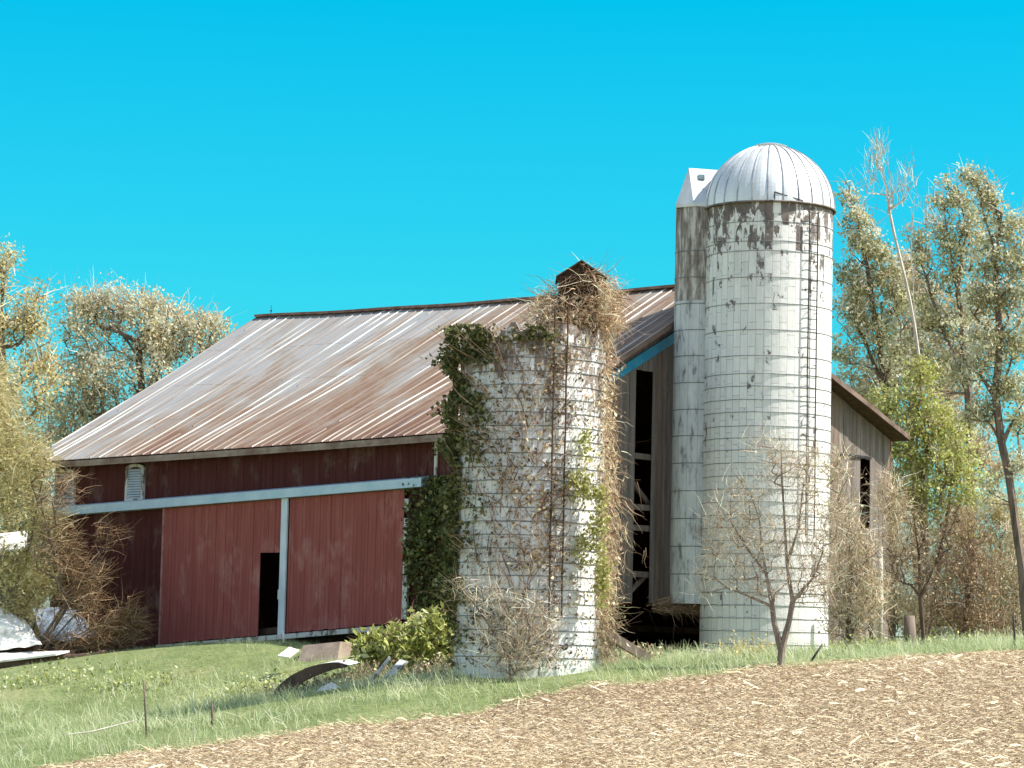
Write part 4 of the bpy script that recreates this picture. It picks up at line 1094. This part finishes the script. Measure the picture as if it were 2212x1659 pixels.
# hanging edge of the ivy beyond the silo's left outline
e = []
for i in range(5200):
    py = rng.uniform(705, 1345); px = 988 - abs(rng.normal()) * (6 + 10 * (snoise(np.array([3.0]), np.array([py]), 0.05, 0.5)[0] + 0.6)) 
    Y = SY + rng.uniform(-0.7, 0.7); e.append(tuple(at(px, py, Y)))
P1 = np.concatenate([P1, np.array(e)])
ivy = thing('ivy', 'dark green ivy covering the shaded left side of the short silo', 'ivy', (SX - SR, SY - 0.5, sc0.z))
tint = np.clip(0.30 + 0.28 * rng.normal(size=len(P1)), 0, 1)
link('ivy_leaves', quads_mesh('ivy_leaves', leaf_quads(P1, 0.105, 1.2, None, rng), tint), L_DARKIVY, ivy)
ps = cyl_pts(420, (985, 1200), (760, 1440), rng, None, (0.02, 0.05))
D = np.stack([rng.normal(size=len(ps)) * 0.5, np.zeros(len(ps)) - 0.05, rng.uniform(0.2, 1, len(ps))], 1)
link('ivy_stems', quads_mesh('ivy_stems', strands(ps, D, 1.2, 0.028, 0.0, 0.22, rng, 5), rng.uniform(0, 1, len(ps))), L_TWIGDK, ivy)
# ivy on the barn wall corner
P3 = []
for i in range(5200):
    px, py = rng.uniform(888, 992), rng.uniform(1030, 1350)
    lim = 900 + 30 * math.sin(py * 0.02) * 0.4 + (py - 1040) * 0.0
    if px < lim and rng.random() < 0.7: continue
    if rng.random() < 0.35 + 0.35 * math.sin(px * 0.07 + 0.03 * py): continue
    s = sl_px(px, py) if i % 1 == 0 else 0
    P3.append(tuple(wl(s, zl_(s, py), rng.uniform(0.12, 0.45))))
P3 = np.array(P3)
iv2 = thing('ivy', 'mat of dark ivy climbing the barn wall beside the right sliding door', 'ivy', tuple(P3[np.argmin(P3[:, 2])]))
link('ivy_leaves', quads_mesh('ivy_leaves', leaf_quads(P3, 0.12, 1.2, None, rng), np.clip(0.25 + 0.25 * rng.normal(size=len(P3)), 0, 1)), L_DARKIVY, iv2)
# dry vines: tangle on the rim, net over the wall, fringe beyond the right outline
vine = thing('vine', 'dry tan vines tangled over the broken top and right edge of the short silo', 'vine', (SX + SR, SY - 0.4, sc0.z))
parts = []
def add_str(P, D, L, wd, droop, wob=0.3, seg=4): parts.append(strands(P, D, L, wd, droop, wob, rng, seg))
n = 2000                                                              # heap on the rim and around the dormer
px = np.clip(rng.normal(1244, 56, n), 1140, 1340); py = rng.uniform(590, 715, n)
topl = 575 + np.abs(px - 1258) * 0.75; kp = py > topl; px, py = px[kp], py[kp]
P = np.array([at(a, b, SY - rng.uniform(-0.4, 1.5)) for a, b in zip(px, py)])
inside = (px > 1206) & (px < 1272) & (py < 668) & (py > 590) & (rng.random(len(px)) < 0.9); P = P[~inside]
add_str(P, rng.normal(size=P.shape) * np.array([1, 0.6, 0.7]), 0.75, 0.02, 0.3, 0.45)
n = 420                                                               # right shoulder arching over
px = rng.uniform(1285, 1335, n); py = rng.uniform(590, 700, n)
P = np.array([at(a, b, SY - rng.uniform(-0.2, 0.9)) for a, b in zip(px, py)])
add_str(P, np.array([0.2, 0, -0.7]) + rng.normal(size=P.shape) * 0.5, 0.7, 0.017, 0.5, 0.35)
n = 420                                                               # over the right slope of the dormer roof
f = rng.uniform(0, 1, n); P = np.array([at(1256 + 62 * q + rng.normal() * 5, 572 + 62 * q ** 1.2 + rng.normal() * 5, SY - 1.05 + rng.uniform(-0.1, 1.0)) for q in f])
add_str(P, np.array([0.4, -0.1, -0.5]) + rng.normal(size=P.shape) * 0.5, 0.4, 0.016, 0.4, 0.4)
n = 90                                                                # loose tendrils against the sky
px = rng.uniform(1165, 1235, n); py = 600 + (1235 - px) * 0.75 + rng.uniform(-6, 60, n)
P = np.array([at(a, b, SY - rng.uniform(0, 0.9)) for a, b in zip(px, py)])
add_str(P, np.array([-0.8, 0, 0.25]) + rng.normal(size=P.shape) * 0.35, 0.7, 0.015, 0.3, 0.25, 5)
n = 2700                                                              # fringe down the right edge
py = rng.uniform(690, 1420, n); wv_ = 22 + 26 * np.clip((py - 850) / 250, 0, 1) * np.clip((1330 - py) / 120, 0.3, 1)
px = 1288 + np.abs(rng.normal(size=n)) * wv_ * 0.62 - (py - 700) * 0.012
P = np.array([at(a, b, SY + rng.uniform(-0.9, 0.5)) for a, b in zip(px, py)])
add_str(P, np.array([0.15, 0, -0.75]) + rng.normal(size=P.shape) * 0.42, 0.62, 0.016, 0.35, 0.35)
P = cyl_pts(2000, (990, 1290), (720, 1440), rng, lambda a, b: np.clip(0.35 + 0.5 * snoise(a, b, 0.03, 3.0) + 0.3 * (np.abs(a - 1170) < 22), 0, 1), (0.02, 0.1))
add_str(P, np.array([0, -0.05, 0.1]) + rng.normal(size=P.shape) * np.array([0.8, 0.15, 0.8]), 0.55, 0.014, 0.0, 0.35)
n = 60                                                                # long whips at the foot
px = rng.uniform(1280, 1330, n); py = rng.uniform(1290, 1360, n)
P = np.array([at(a, b, SY + rng.uniform(-0.6, 0.3)) for a, b in zip(px, py)])
add_str(P, np.array([0.7, 0, 0.25]) + rng.normal(size=P.shape) * 0.55, 0.8, 0.016, 0.25, 0.35)
V = np.concatenate([p if p.shape[1] == 4 else p[:, :4] for p in parts])
link('vine_stems', quads_mesh('vine_stems', V, rng.uniform(0, 1, len(V))), L_DRYVINE, vine)
Pd = cyl_pts(2600, (1060, 1298), (716, 1440), rng, lambda a, b: np.clip(0.28 + 0.5 * snoise(a, b, 0.035, 5.0), 0, 1), (0.02, 0.12))
Pf = np.array([at(a, b, SY + rng.uniform(-0.9, 0.4)) for a, b in zip(1285 + np.abs(rng.normal(size=2600)) * 22, rng.uniform(690, 1420, 2600))])
Pt = np.array([at(a, b, SY - rng.uniform(-0.3, 1.4)) for a, b in zip(np.clip(rng.normal(1240, 50, 900), 1160, 1330), rng.uniform(640, 715, 900))])
Pm = cyl_pts(7000, (985, 1296), (706, 1445), rng, lambda a, b: np.clip((0.30 + 0.42 * snoise(a, b, 0.028, 4.0) + 0.3 * snoise(a, b, 0.09, 1.0)) * (1 - 0.55 * np.clip((a - 1190) / 60, 0, 1)) + 0.5 * (b < 760) * (a < 1200) + 0.25 * (np.abs(a - 1180) < 14), 0, 1), (0.02, 0.16))
Pl = np.concatenate([Pd, Pf, Pt])
link('vine_leaves', quads_mesh('vine_leaves', leaf_quads(Pl, 0.07, 1.7, None, rng), rng.uniform(0, 1, len(Pl))), L_DRYVINE, vine)
link('vine_buds', quads_mesh('vine_buds', leaf_quads(Pm, 0.06, 1.9, None, rng), rng.uniform(0, 1, len(Pm))), foliage('vine_buds', [(84, 74, 52), (112, 98, 70), (140, 122, 92), (164, 150, 112)], 0.15, gain=1.1), vine)
lime = [(1293, 1120, 16, 90, 46), (1300, 1250, 14, 70, 40), (1250, 1050, 34, 40, 40), (1270, 960, 20, 50, 18), (1265, 1180, 20, 40, 20)]
P = blob_points(lime, SY - 0.9 * SR, rng, 0.5); dv = P[:, :2] - np.array([SX, SY]); rr_ = np.linalg.norm(dv, axis=1, keepdims=True)
P[:, :2] = np.array([SX, SY]) + dv / rr_ * np.maximum(rr_, SR + 0.06)
Q = cluster(P, 10, 0.09, rng)
link('green_vine_leaves', quads_mesh('green_vine_leaves', leaf_quads(Q, 0.075, 1.4, None, rng), rng.uniform(0, 1, len(Q))), L_LIMEVINE, vine)

# ------------------------------------------------------------------ debris
def slab(name, label, cat, pts, Y, m, th=0.08, dy=None, group=None):
    """panel with the given picture corners (each with its own depth offset), extruded along its normal"""
    P = [at(px, py, Y + d) for px, py, d in pts]
    nrm = (P[1] - P[0]).cross(P[2] - P[0]).normalized()
    if nrm.z < 0: nrm = -nrm
    mb = MB(); n_ = len(P); lo = [p - nrm * th for p in P]
    mb.face(P); mb.face(lo[::-1])
    for i in range(n_): mb.face([lo[i], lo[(i + 1) % n_], P[(i + 1) % n_], P[i]])
    o = mb.build(name, m); return tag(o, label, cat, group)
def lump(name, label, cat, px, py, Y, sx, sy, sz, m, seed, rot=0.0, sub=3, amp=0.18, boxy=0.7):
    rnd = np.random.default_rng(seed); c = at(px, py, Y); mb = MB(); nx = 10
    ph = rnd.uniform(0, 6, 6)
    def f(u, vv):
        a = u * 2 * math.pi; b = (vv - 0.5) * math.pi
        x, y, z = math.cos(b) * math.cos(a), math.cos(b) * math.sin(a), math.sin(b)
        q = np.array([np.sign(t) * abs(t) ** boxy for t in (x, y, z)])
        q *= 1 + amp * (math.sin(3 * a + ph[0]) * math.cos(2 * b + ph[1]) + 0.5 * math.sin(5 * a + ph[2] + 4 * b))
        q *= np.array([sx, sy, sz]) / 2
        return Vector((c.x + q[0] * math.cos(rot) - q[1] * math.sin(rot), c.y + q[0] * math.sin(rot) + q[1] * math.cos(rot), c.z + q[2]))
    for i in range(24):
        for j in range(12): mb.face([f(i / 24, j / 12), f((i + 1) / 24, j / 12), f((i + 1) / 24, (j + 1) / 12), f(i / 24, (j + 1) / 12)])
    return tag(mb.build(name, m, smooth=False), label, cat)
def crumple(name, label, cat, pts, Y, m, seed, amp=0.06, n=12, th=0.012):
    """thin bent sheet over a quad of picture corners"""
    P = [np.array(at(px, py, Y + d)) for px, py, d in pts]; rnd = np.random.default_rng(seed); ph = rnd.uniform(0, 6, 8)
    nrm = np.cross(P[1] - P[0], P[3] - P[0]); nrm /= np.linalg.norm(nrm)
    if nrm[2] < 0: nrm = -nrm
    mb = MB()
    def f(i, j, o_=0.0):
        u, vv = i / n, j / n
        p = P[0] * (1 - u) * (1 - vv) + P[1] * u * (1 - vv) + P[2] * u * vv + P[3] * (1 - u) * vv
        h = amp * (math.sin(5 * u + ph[0] + 3 * vv) + 0.7 * math.sin(9 * vv + ph[1] - 4 * u) + 0.5 * math.sin(13 * u + 11 * vv + ph[2]) + 0.4 * math.sin(23 * u - 17 * vv + ph[3]))
        return Vector(p + nrm * (h - o_))
    for i in range(n):
        for j in range(n):
            mb.face([f(i, j), f(i + 1, j), f(i + 1, j + 1), f(i, j + 1)]); mb.face([f(i, j + 1, th), f(i + 1, j + 1, th), f(i + 1, j, th), f(i, j, th)])
    return tag(mb.build(name, m), label, cat)

crumple('tarpaulin', 'crumpled white tarpaulin over the pile at the left edge', 'tarpaulin', [(-60, 1402, -1.0), (92, 1398, -1.0), (50, 1330, 0.1), (-60, 1290, 0.4)], 89.4, M_SHEETWHITE, 1, 0.07)
crumple('sheet_metal', 'blue-grey sheet lying over the pile beside the white tarpaulin', 'sheet', [(92, 1392, -0.9), (212, 1372, -0.7), (170, 1318, 0.5), (70, 1310, 0.6)], 90, M_BLUEGREY, 2, 0.04)
lump('rubble_heap', 'low brown heap of rotten wood under the tarpaulin at the left edge', 'rubble heap', 70, 1416, 89.6, 4.4, 1.4, 0.8, M_DARKWOOD, 3)
slab('plank', 'long pale plank lying on the ground in front of the brush pile', 'plank', [(-40, 1432, -0.3), (120, 1412, -0.3), (150, 1405, 0.25), (-40, 1412, 0.25)], 88.2, M_SHEETWHITE, 0.06)
sp = at(8, 1440, 91.2); sg0 = g1(sp.x, sp.y)
shed = thing('shed', 'small shed with a white metal roof half hidden by the willow at the left edge', 'shed', (sp.x, sp.y, sg0))
e0 = at(-70, 1196, 90.9); e1 = at(56, 1184, 90.4); t1 = at(60, 1146, 92.6); t0 = at(-70, 1160, 93.1)
sh = MB(); nb = 9
for i in range(nb):
    a, b = e0.lerp(e1, i / nb + .004), e0.lerp(e1, (i + 1) / nb - .004); dz = Vector((0, 0.25 + 0.02 * random.random(), -0.05)); th = Vector((0, .04, 0))
    lo = lambda q: Vector((q.x, q.y, sg0 - .3))
    a, b = a + dz, b + dz
    sh.hexa([lo(a), lo(b), lo(b + th), lo(a + th), a, b, b + th, a + th])
for f0, f1 in ((0, .33), (.33, .66), (.66, 1)):
    a, b = e1.lerp(t1, f0 + .01), e1.lerp(t1, f1 - .01); dz = Vector((-0.25, 0.2, -0.06)); th = Vector((-.04, 0, 0)); a, b = a + dz, b + dz
    lo = lambda q: Vector((q.x, q.y, sg0 - .3)); sh.hexa([lo(a), lo(b), lo(b + th), lo(a + th), a, b, b + th, a + th])
sh.build('wall', M_GREY, shed)
rf = MB(); th = Vector((0, 0, -.05)); rf.hexa([e0 + th, e1 + th, t1 + th, t0 + th, e0, e1, t1, t0]); rf.build('roof', M_SHEETWHITE, shed)
lg = MB(); a = at(-60, 1442, 88); b = at(240, 1408, 88.6)
lg.tube([a.lerp(b, i / 8) + Vector((0, 0, 0.05 * math.sin(i * 1.7))) for i in range(9)], [0.17 - 0.012 * i for i in range(9)], 9)
tag(lg.build('log', M_BARKDARK, smooth=True), 'long dark fallen log lying along the grass below the brush pile', 'log')
# in front of the doors
cb = MB(); P = [at(640, 1424, 80.5), at(727, 1428, 80.0), at(735, 1386, 80.4), at(655, 1394, 81.0)]
back = Vector((0.35, 1.3, 0.0)); cb.hexa([P[0] + Vector((0, 0, -.2)), P[1] + Vector((0, 0, -.2)), P[1] + back + Vector((0, 0, -.2)), P[0] + back + Vector((0, 0, -.2)), P[3], P[2], P[2] + back, P[3] + back])
tag(cb.build('concrete_block', M_CONC), 'broken brown concrete slab jutting out below the right sliding door', 'concrete block')
slab('board', 'small pale board on the grass left of the concrete slab', 'board', [(600, 1416, -0.3), (625, 1419, -0.3), (646, 1404, 0.3), (625, 1397, 0.4)], 79, M_SHEETWHITE, 0.04)
def arc_sheet():
    mb = MB(); n_ = 14; W_ = 1.0
    ptsl = [(592, 1492), (608, 1474), (630, 1458), (660, 1443), (692, 1434), (725, 1430), (752, 1437)]
    def cur(t, dpx, dpy, dY):
        f = t * (len(ptsl) - 1); i = min(int(f), len(ptsl) - 2); g = f - i
        return at(ptsl[i][0] + (ptsl[i + 1][0] - ptsl[i][0]) * g + dpx, ptsl[i][1] + (ptsl[i + 1][1] - ptsl[i][1]) * g + dpy, 73.6 + dY)
    for i in range(n_):
        t0, t1 = i / n_, (i + 1) / n_
        a, b = cur(t0, 0, 0, 0), cur(t1, 0, 0, 0); c, d = cur(t1, 26, -6, 1.3), cur(t0, 26, -6, 1.3)
        mb.face([a, b, c, d], 1)
        dn = Vector((0, 0, -0.015)); mb.face([d + dn, c + dn, b + dn, a + dn], 0)
        lo0, lo1 = a + Vector((0.02, 0.03, -0.50 * (1 - t0) ** 0.7 - 0.03)), b + Vector((0.02, 0.03, -0.50 * (1 - t1) ** 0.7 - 0.03))
        mb.face([lo0, lo1, b, a], 0); mb.face([a, b, lo1 + Vector((0, .02, 0)), lo0 + Vector((0, .02, 0))], 0)
    return tag(mb.build('sheet_metal', [M_BROWNSHEET, M_SHEETWHITE]), 'curved sheet of old metal arching over the weeds below the doors', 'sheet')
arc_sheet()
slab('board', 'white flat board lying in the grass in front of the curved sheet', 'board', [(676, 1498, -0.4), (700, 1503, -0.45), (748, 1490, 0.0), (716, 1474, 0.5), (694, 1484, 0.2)], 72, M_SHEETWHITE, 0.05)
slab('board', 'weathered pale board leaning toward the light-green bush', 'board', [(800, 1492, -0.5), (822, 1490, -0.5), (882, 1428, 0.4), (864, 1424, 0.5)], 73.2, M_WHITEPEEL, 0.05)
st = MB(); st.bar(at(785, 1492, 72.6), at(842, 1420, 73.6), 0.07, 0.05); tag(st.build('board', M_WHITEPEEL), 'narrow pale stick leaning left of the weathered board', 'board')
# planks between the silos
slab('plank', 'broad brown plank leaning against the foot of the short silo', 'plank', [(1288, 1446, -0.2), (1340, 1436, -0.2), (1300, 1376, 0.2), (1284, 1372, 0.2)], 72.8, simple('brown_plank', (128, 100, 84), (164, 134, 114), 3, (1, 1, .3), 0.9, 0.4), 0.07)
bm_ = MB(); bm_.bar(at(1300, 1362, 74.2), at(1402, 1424, 74.6), 0.24, 0.2); tag(bm_.build('beam', M_BEAM), 'grey fallen beam sloping into the grass in the dark opening between the silos', 'beam')
# scattered feed-room thatch under the chute
rng = np.random.default_rng(77)
P = blob_points([(1450, 1312, 60, 8, 60, 4), (1480, 1308, 26, 10, 30)], TY + 0.3, rng, 0.5)
V = strands(np.repeat(P, 7, 0) + rng.normal(size=(len(P) * 7, 3)) * 0.07, np.array([0.8, 0, 0.05]) + rng.normal(size=(len(P) * 7, 3)) * 0.35, 0.6, 0.02, 0.2, 0.3, rng)
tag(link('nest', quads_mesh('nest', V, rng.uniform(0, 1, len(V))), L_TWIGDK), 'mat of dry brown vines hanging under the bottom of the silo chute', 'vine')
# stakes and posts
def post(px, py0, py1, Y, r, m, label, name='post', lean=0, cat='post'):
    mb = MB(); a = at(px, py1, Y); b = at(px + lean, py0, Y); a = Vector((a.x, a.y, min(a.z, g1(a.x, a.y)) - 0.15))
    mb.tube([a, a.lerp(b, .5) + Vector((r * .3, 0, 0)), b], [r * 1.1, r, r * 0.8], 7); return tag(mb.build(name, m, smooth=True), label, cat)
post(318, 1468, 1590, 65, 0.024, M_BARK, 'thin dark stake standing in the grass at the lower left', 'stake', -8, 'stake')
post(458, 1518, 1562, 66, 0.03, M_BARK, 'short dark stump of a stake in the grass right of the tall stake', 'stake', 0, 'stake')
post(612, 1362, 1385, 86, 0.035, M_SHEETWHITE, 'small white peg at the sill below the walk-through doorway', 'stake', 0, 'stake')
post(1958, 1330, 1408, 83, 0.2, M_BEAM, 'thick grey wooden post beside the slim sapling', 'post', 6)
post(1898, 1180, 1402, 84.5, 0.09, M_BARKPALE, 'tall pale pole at the right corner of the barn', 'post', 4)
post(2192, 1322, 1400, 74, 0.03, M_IRON, 'thin dark fence stake at the right edge of the field', 'stake', -3, 'stake')
post(1742, 1392, 1428, 71, 0.03, M_IRON, 'thin black rod leaning out of the grass right of the forked tree', 'stake', 34, 'stake')
brb = MB(); a = at(150, 1634, 64); b = at(210, 1628, 64.2); c_ = at(300, 1598, 65)
brb.tube([at(146, 1587, 66), at(200, 1580, 66.2), at(296, 1555, 67)], [0.02, 0.022, 0.012], 5); tag(brb.build('branch', M_BARKPALE), 'single pale fallen branch lying in the lower-left grass', 'branch')
brb = MB(); brb.tube([at(1504, 1422, 75.5), at(1514, 1404, 75.5), at(1560, 1412, 75.3)], [0.025, 0.022, 0.012], 5); brb.tube([at(1514, 1404, 75.5), at(1545, 1405, 75.6)], [0.018, 0.01], 5); brb.tube([at(1521, 1406, 75.5), at(1522, 1424, 75.4)], [0.014, 0.01], 5)
tag(brb.build('branch', M_BARKPALE), 'pale forked branch propped in the grass below the chute', 'branch')

# ------------------------------------------------------------------ grass, weeds, stubble
rng = np.random.default_rng(91)
M_GRASS = foliage('grass_blades', [(98, 114, 76), (132, 148, 98), (162, 174, 124), (190, 198, 154), (210, 204, 172)], 0.45, gain=1.3)
n = 330000
X = rng.uniform(-24, 24, n); Y = rng.uniform(56, 98, n)
e = edge_y(X) + wobble(X)
kp = (Y > e + 0.15 - rng.exponential(0.45, n) * np.clip(0.4 + snoise(X, Y, 1.7, 0.3), 0, 1.4)) & (np.abs(X / Y) < 0.29)
# not inside buildings
rel = np.stack([X - N[0], Y - N[1]], 1); sL = rel @ np.array(dl); sG = rel @ np.array(dg)
kp &= ~((sG > -0.25) & (sL > -0.3)); kp &= (np.hypot(X - TX, Y - TY) > TR) & (np.hypot(X - SX, Y - SY) > SR)
X, Y = X[kp], Y[kp]
patch = 0.5 + 0.5 * np.sin(X * 0.9 + 1.5 * np.sin(Y * 0.5)) * np.cos(Y * 0.7 + np.sin(X * 0.6))
mow = np.clip((Y - 78) / 8, 0, 1) * (X < -4)        # short turf by the doors
cl = np.sin(X * 2.3 + 2 * np.sin(Y * 1.1)) * np.cos(Y * 1.9 + np.sin(X * 1.7)); hgt = (0.15 + 0.12 * patch + 0.16 * np.clip(cl, 0, 1)) * (1 - 0.6 * mow) * rng.uniform(0.5, 1.4, len(X))
dead = np.clip((snoise(X, Y, 0.55, 4.0) + 0.5 * snoise(X, Y, 1.9, 1.0) - 0.35) * 2.2, 0, 1); hgt = hgt * (1 - 0.45 * dead)
P = np.stack([X, Y, gz(X, Y) - 0.02], 1)
D = np.array([-0.25, 0, 1.0]) + rng.normal(size=P.shape) * 0.42
V = strands(P, D, 1.0, 0.03, 0.5, 0.15, rng, 2)
# scale each blade to its height
base = P[:, None, None, :]; V = base + (V - base) * np.stack([0.45 + hgt * 0 + 0 * hgt, ] * 1, 1)[:, None, None, :] * 1.0
hs = hgt[:, None, None, None] / 0.45; V = base + (V - base) * np.clip(hs, 0.15, 1.2)
tint = np.clip(0.38 + 0.35 * (patch - 0.5) + 0.16 * cl + 0.2 * rng.normal(size=len(X)) + 0.12 * mow + 0.6 * dead, 0, 1)
ns = 16000                                                             # dead stalks and seed heads standing above the grass
Xs = rng.uniform(-17, 17, ns * 3); Ys = rng.uniform(58, 92, ns * 3); es = edge_y(Xs) + wobble(Xs)
cls = snoise(Xs, Ys, 0.9, 2.0) + 0.5 * snoise(Xs, Ys, 2.3, 0.7)
rl_ = np.stack([Xs - N[0], Ys - N[1]], 1); kq = (Ys > es) & (cls > rng.uniform(-0.4, 1.1, ns * 3)) & ~((rl_ @ np.array(dg) > -0.3) & (rl_ @ np.array(dl) > -0.3)) & (np.hypot(Xs - SX, Ys - SY) > SR) & (np.hypot(Xs - TX, Ys - TY) > TR) & ~((Ys > 80) & (Xs < -4))
Xs, Ys = Xs[kq], Ys[kq]; Ps = np.stack([Xs, Ys, gz(Xs, Ys) - 0.02], 1)
V2 = strands(Ps, np.array([-0.2, 0, 1.0]) + rng.normal(size=Ps.shape) * 0.5, 0.42, 0.022, 0.7, 0.25, rng, 2)
V = np.concatenate([V, V2]); tint = np.concatenate([tint, np.clip(rng.normal(0.78, 0.2, len(V2)), 0, 1)])
tag(link('grass', quads_mesh('grass', V, tint), M_GRASS, None, (0, 0, 0)), 'rough green grass between the barn and the field', 'grass', kind='stuff')
# weeds clumps
def weed(px, py, Y, n_, L, m, label, sx=40, sy=10, name='weed_clump', wd=0.02, dr=0.5):
    c = at(px, py, Y); sc = Y / F
    Xw = c.x + rng.normal(size=n_) * sx * sc * 0.5; Yw = Y + rng.normal(size=n_) * 0.5
    P = np.stack([Xw, Yw, gz(Xw, Yw) - 0.03], 1)
    V = strands(P, np.array([0, 0, 1.0]) + rng.normal(size=P.shape) * 0.5, L, wd, dr, 0.3, rng, 4)
    t = thing(name, label, 'weeds', (c.x, Y, g1(c.x, Y)), 'weed clumps in the rough grass')
    link('stems', quads_mesh('stems', V, rng.uniform(0, 1, n_)), m, t)
    Q = V.reshape(-1, 3)[rng.integers(0, V.reshape(-1, 3).shape[0], n_ * 3)] + rng.normal(size=(n_ * 3, 3)) * 0.04
    link('leaves', quads_mesh('leaves', leaf_quads(Q, 0.06, 1.8, None, rng), rng.uniform(0, 1, len(Q))), L_BUSH if m is M_GRASS else m, t)
weed(560, 1440, 77, 260, 0.55, M_GRASS, 'yellow-green weed clump left of the curved metal sheet', 110)
weed(700, 1470, 74.2, 200, 0.5, L_DRYVINE, 'brown dead weeds under the curved metal sheet', 90)
weed(800, 1462, 75.2, 220, 0.5, L_TWIGDK, 'dark dead weeds between the curved sheet and the leaning boards', 70)
weed(960, 1460, 73.8, 260, 0.5, L_DRYVINE, 'curly brown weeds in front of the light-green bush', 90)
weed(300, 1475, 80, 160, 0.5, M_GRASS, 'taller green weeds around the top of the tall stake', 110)
weed(110, 1500, 82, 220, 0.5, M_GRASS, 'pale green weeds on the bank below the fallen log', 170)
weed(1380, 1418, 77, 120, 0.5, L_DRYVINE, 'tan weeds around the fallen beam between the silos', 50)
weed(1610, 1420, 76.2, 130, 0.7, L_OLIVE, 'olive weeds at the foot of the tall silo left of the forked tree', 70)
weed(1860, 1405, 79.5, 200, 0.5, M_GRASS, 'blue-green tall weeds at the field edge before the grey gable', 110)
weed(2060, 1402, 81, 200, 0.5, M_GRASS, 'green weeds at the field edge before the wide brown shrub', 150)
# corn stubble lying on the field
M_STRAW = foliage('corn_straw', [(126, 104, 76), (158, 136, 103), (180, 159, 123), (198, 180, 144), (226, 213, 182)], 0.1, gain=1.02)
def straw(n, smin, smax, wd, wide=False):
    X = rng.uniform(-18, 22, n); Y = rng.uniform(47, 78, n)
    if wide: X = rng.uniform(-34, 36, n); Y = rng.uniform(34, 84, n)
    e = edge_y(X) + wobble(X); kp = (Y < e + 0.1 + rng.exponential(0.35, n) * (rng.random(n) < 0.5)) & (((np.abs(X / Y) < 0.205) & (Y > 47)) != wide) & (np.abs(X / Y) < 0.5); X, Y = X[kp], Y[kp]
    m = len(X); ang = np.where(rng.random(m) < 0.6, rng.normal(0.15, 0.35, m), rng.uniform(0, math.pi, m))
    L = rng.uniform(smin, smax, m) * rng.choice([0.5, 0.8, 1.0, 1.5], m); ww = wd * rng.uniform(0.5, 1.5, m)
    t = np.stack([np.cos(ang), np.sin(ang), rng.normal(size=m) * 0.30], 1)
    sd2 = np.stack([-np.sin(ang) * 0.7, np.cos(ang) * 0.7, rng.uniform(0.3, 1, m)], 1); sd2 = unit(sd2)
    P = np.stack([X, Y, gz(X, Y) + 0.03 + rng.uniform(0.01, 0.07, m)], 1)
    a = t * L[:, None] / 2; b = sd2 * ww[:, None] / 2
    mid = P + np.array([0, 0, 1]) * (L * rng.uniform(-0.05, 0.15, m))[:, None]
    return np.stack([np.stack([P - a - b, P - a + b, mid + b, mid - b], 1), np.stack([mid - b, mid + b, P + a + b * 0.7, P + a - b * 0.7], 1)], 1)
V = np.concatenate([straw(110000, 0.1, 0.25, 0.03, True), straw(280000, 0.05, 0.13, 0.0125), straw(4000, 0.14, 0.28, 0.018), straw(900, 0.25, 0.45, 0.05)])
t = np.clip(rng.beta(1.6, 1.5, len(V)), 0, 1); t[-1500:] = rng.uniform(0.6, 1, 1500)
tag(link('corn_stubble', quads_mesh('corn_stubble', V, t), M_STRAW, None, (0, 0, 0)), 'pale broken corn stalks littering the bare field', 'corn stubble', kind='stuff')
print('SCENE DONE')
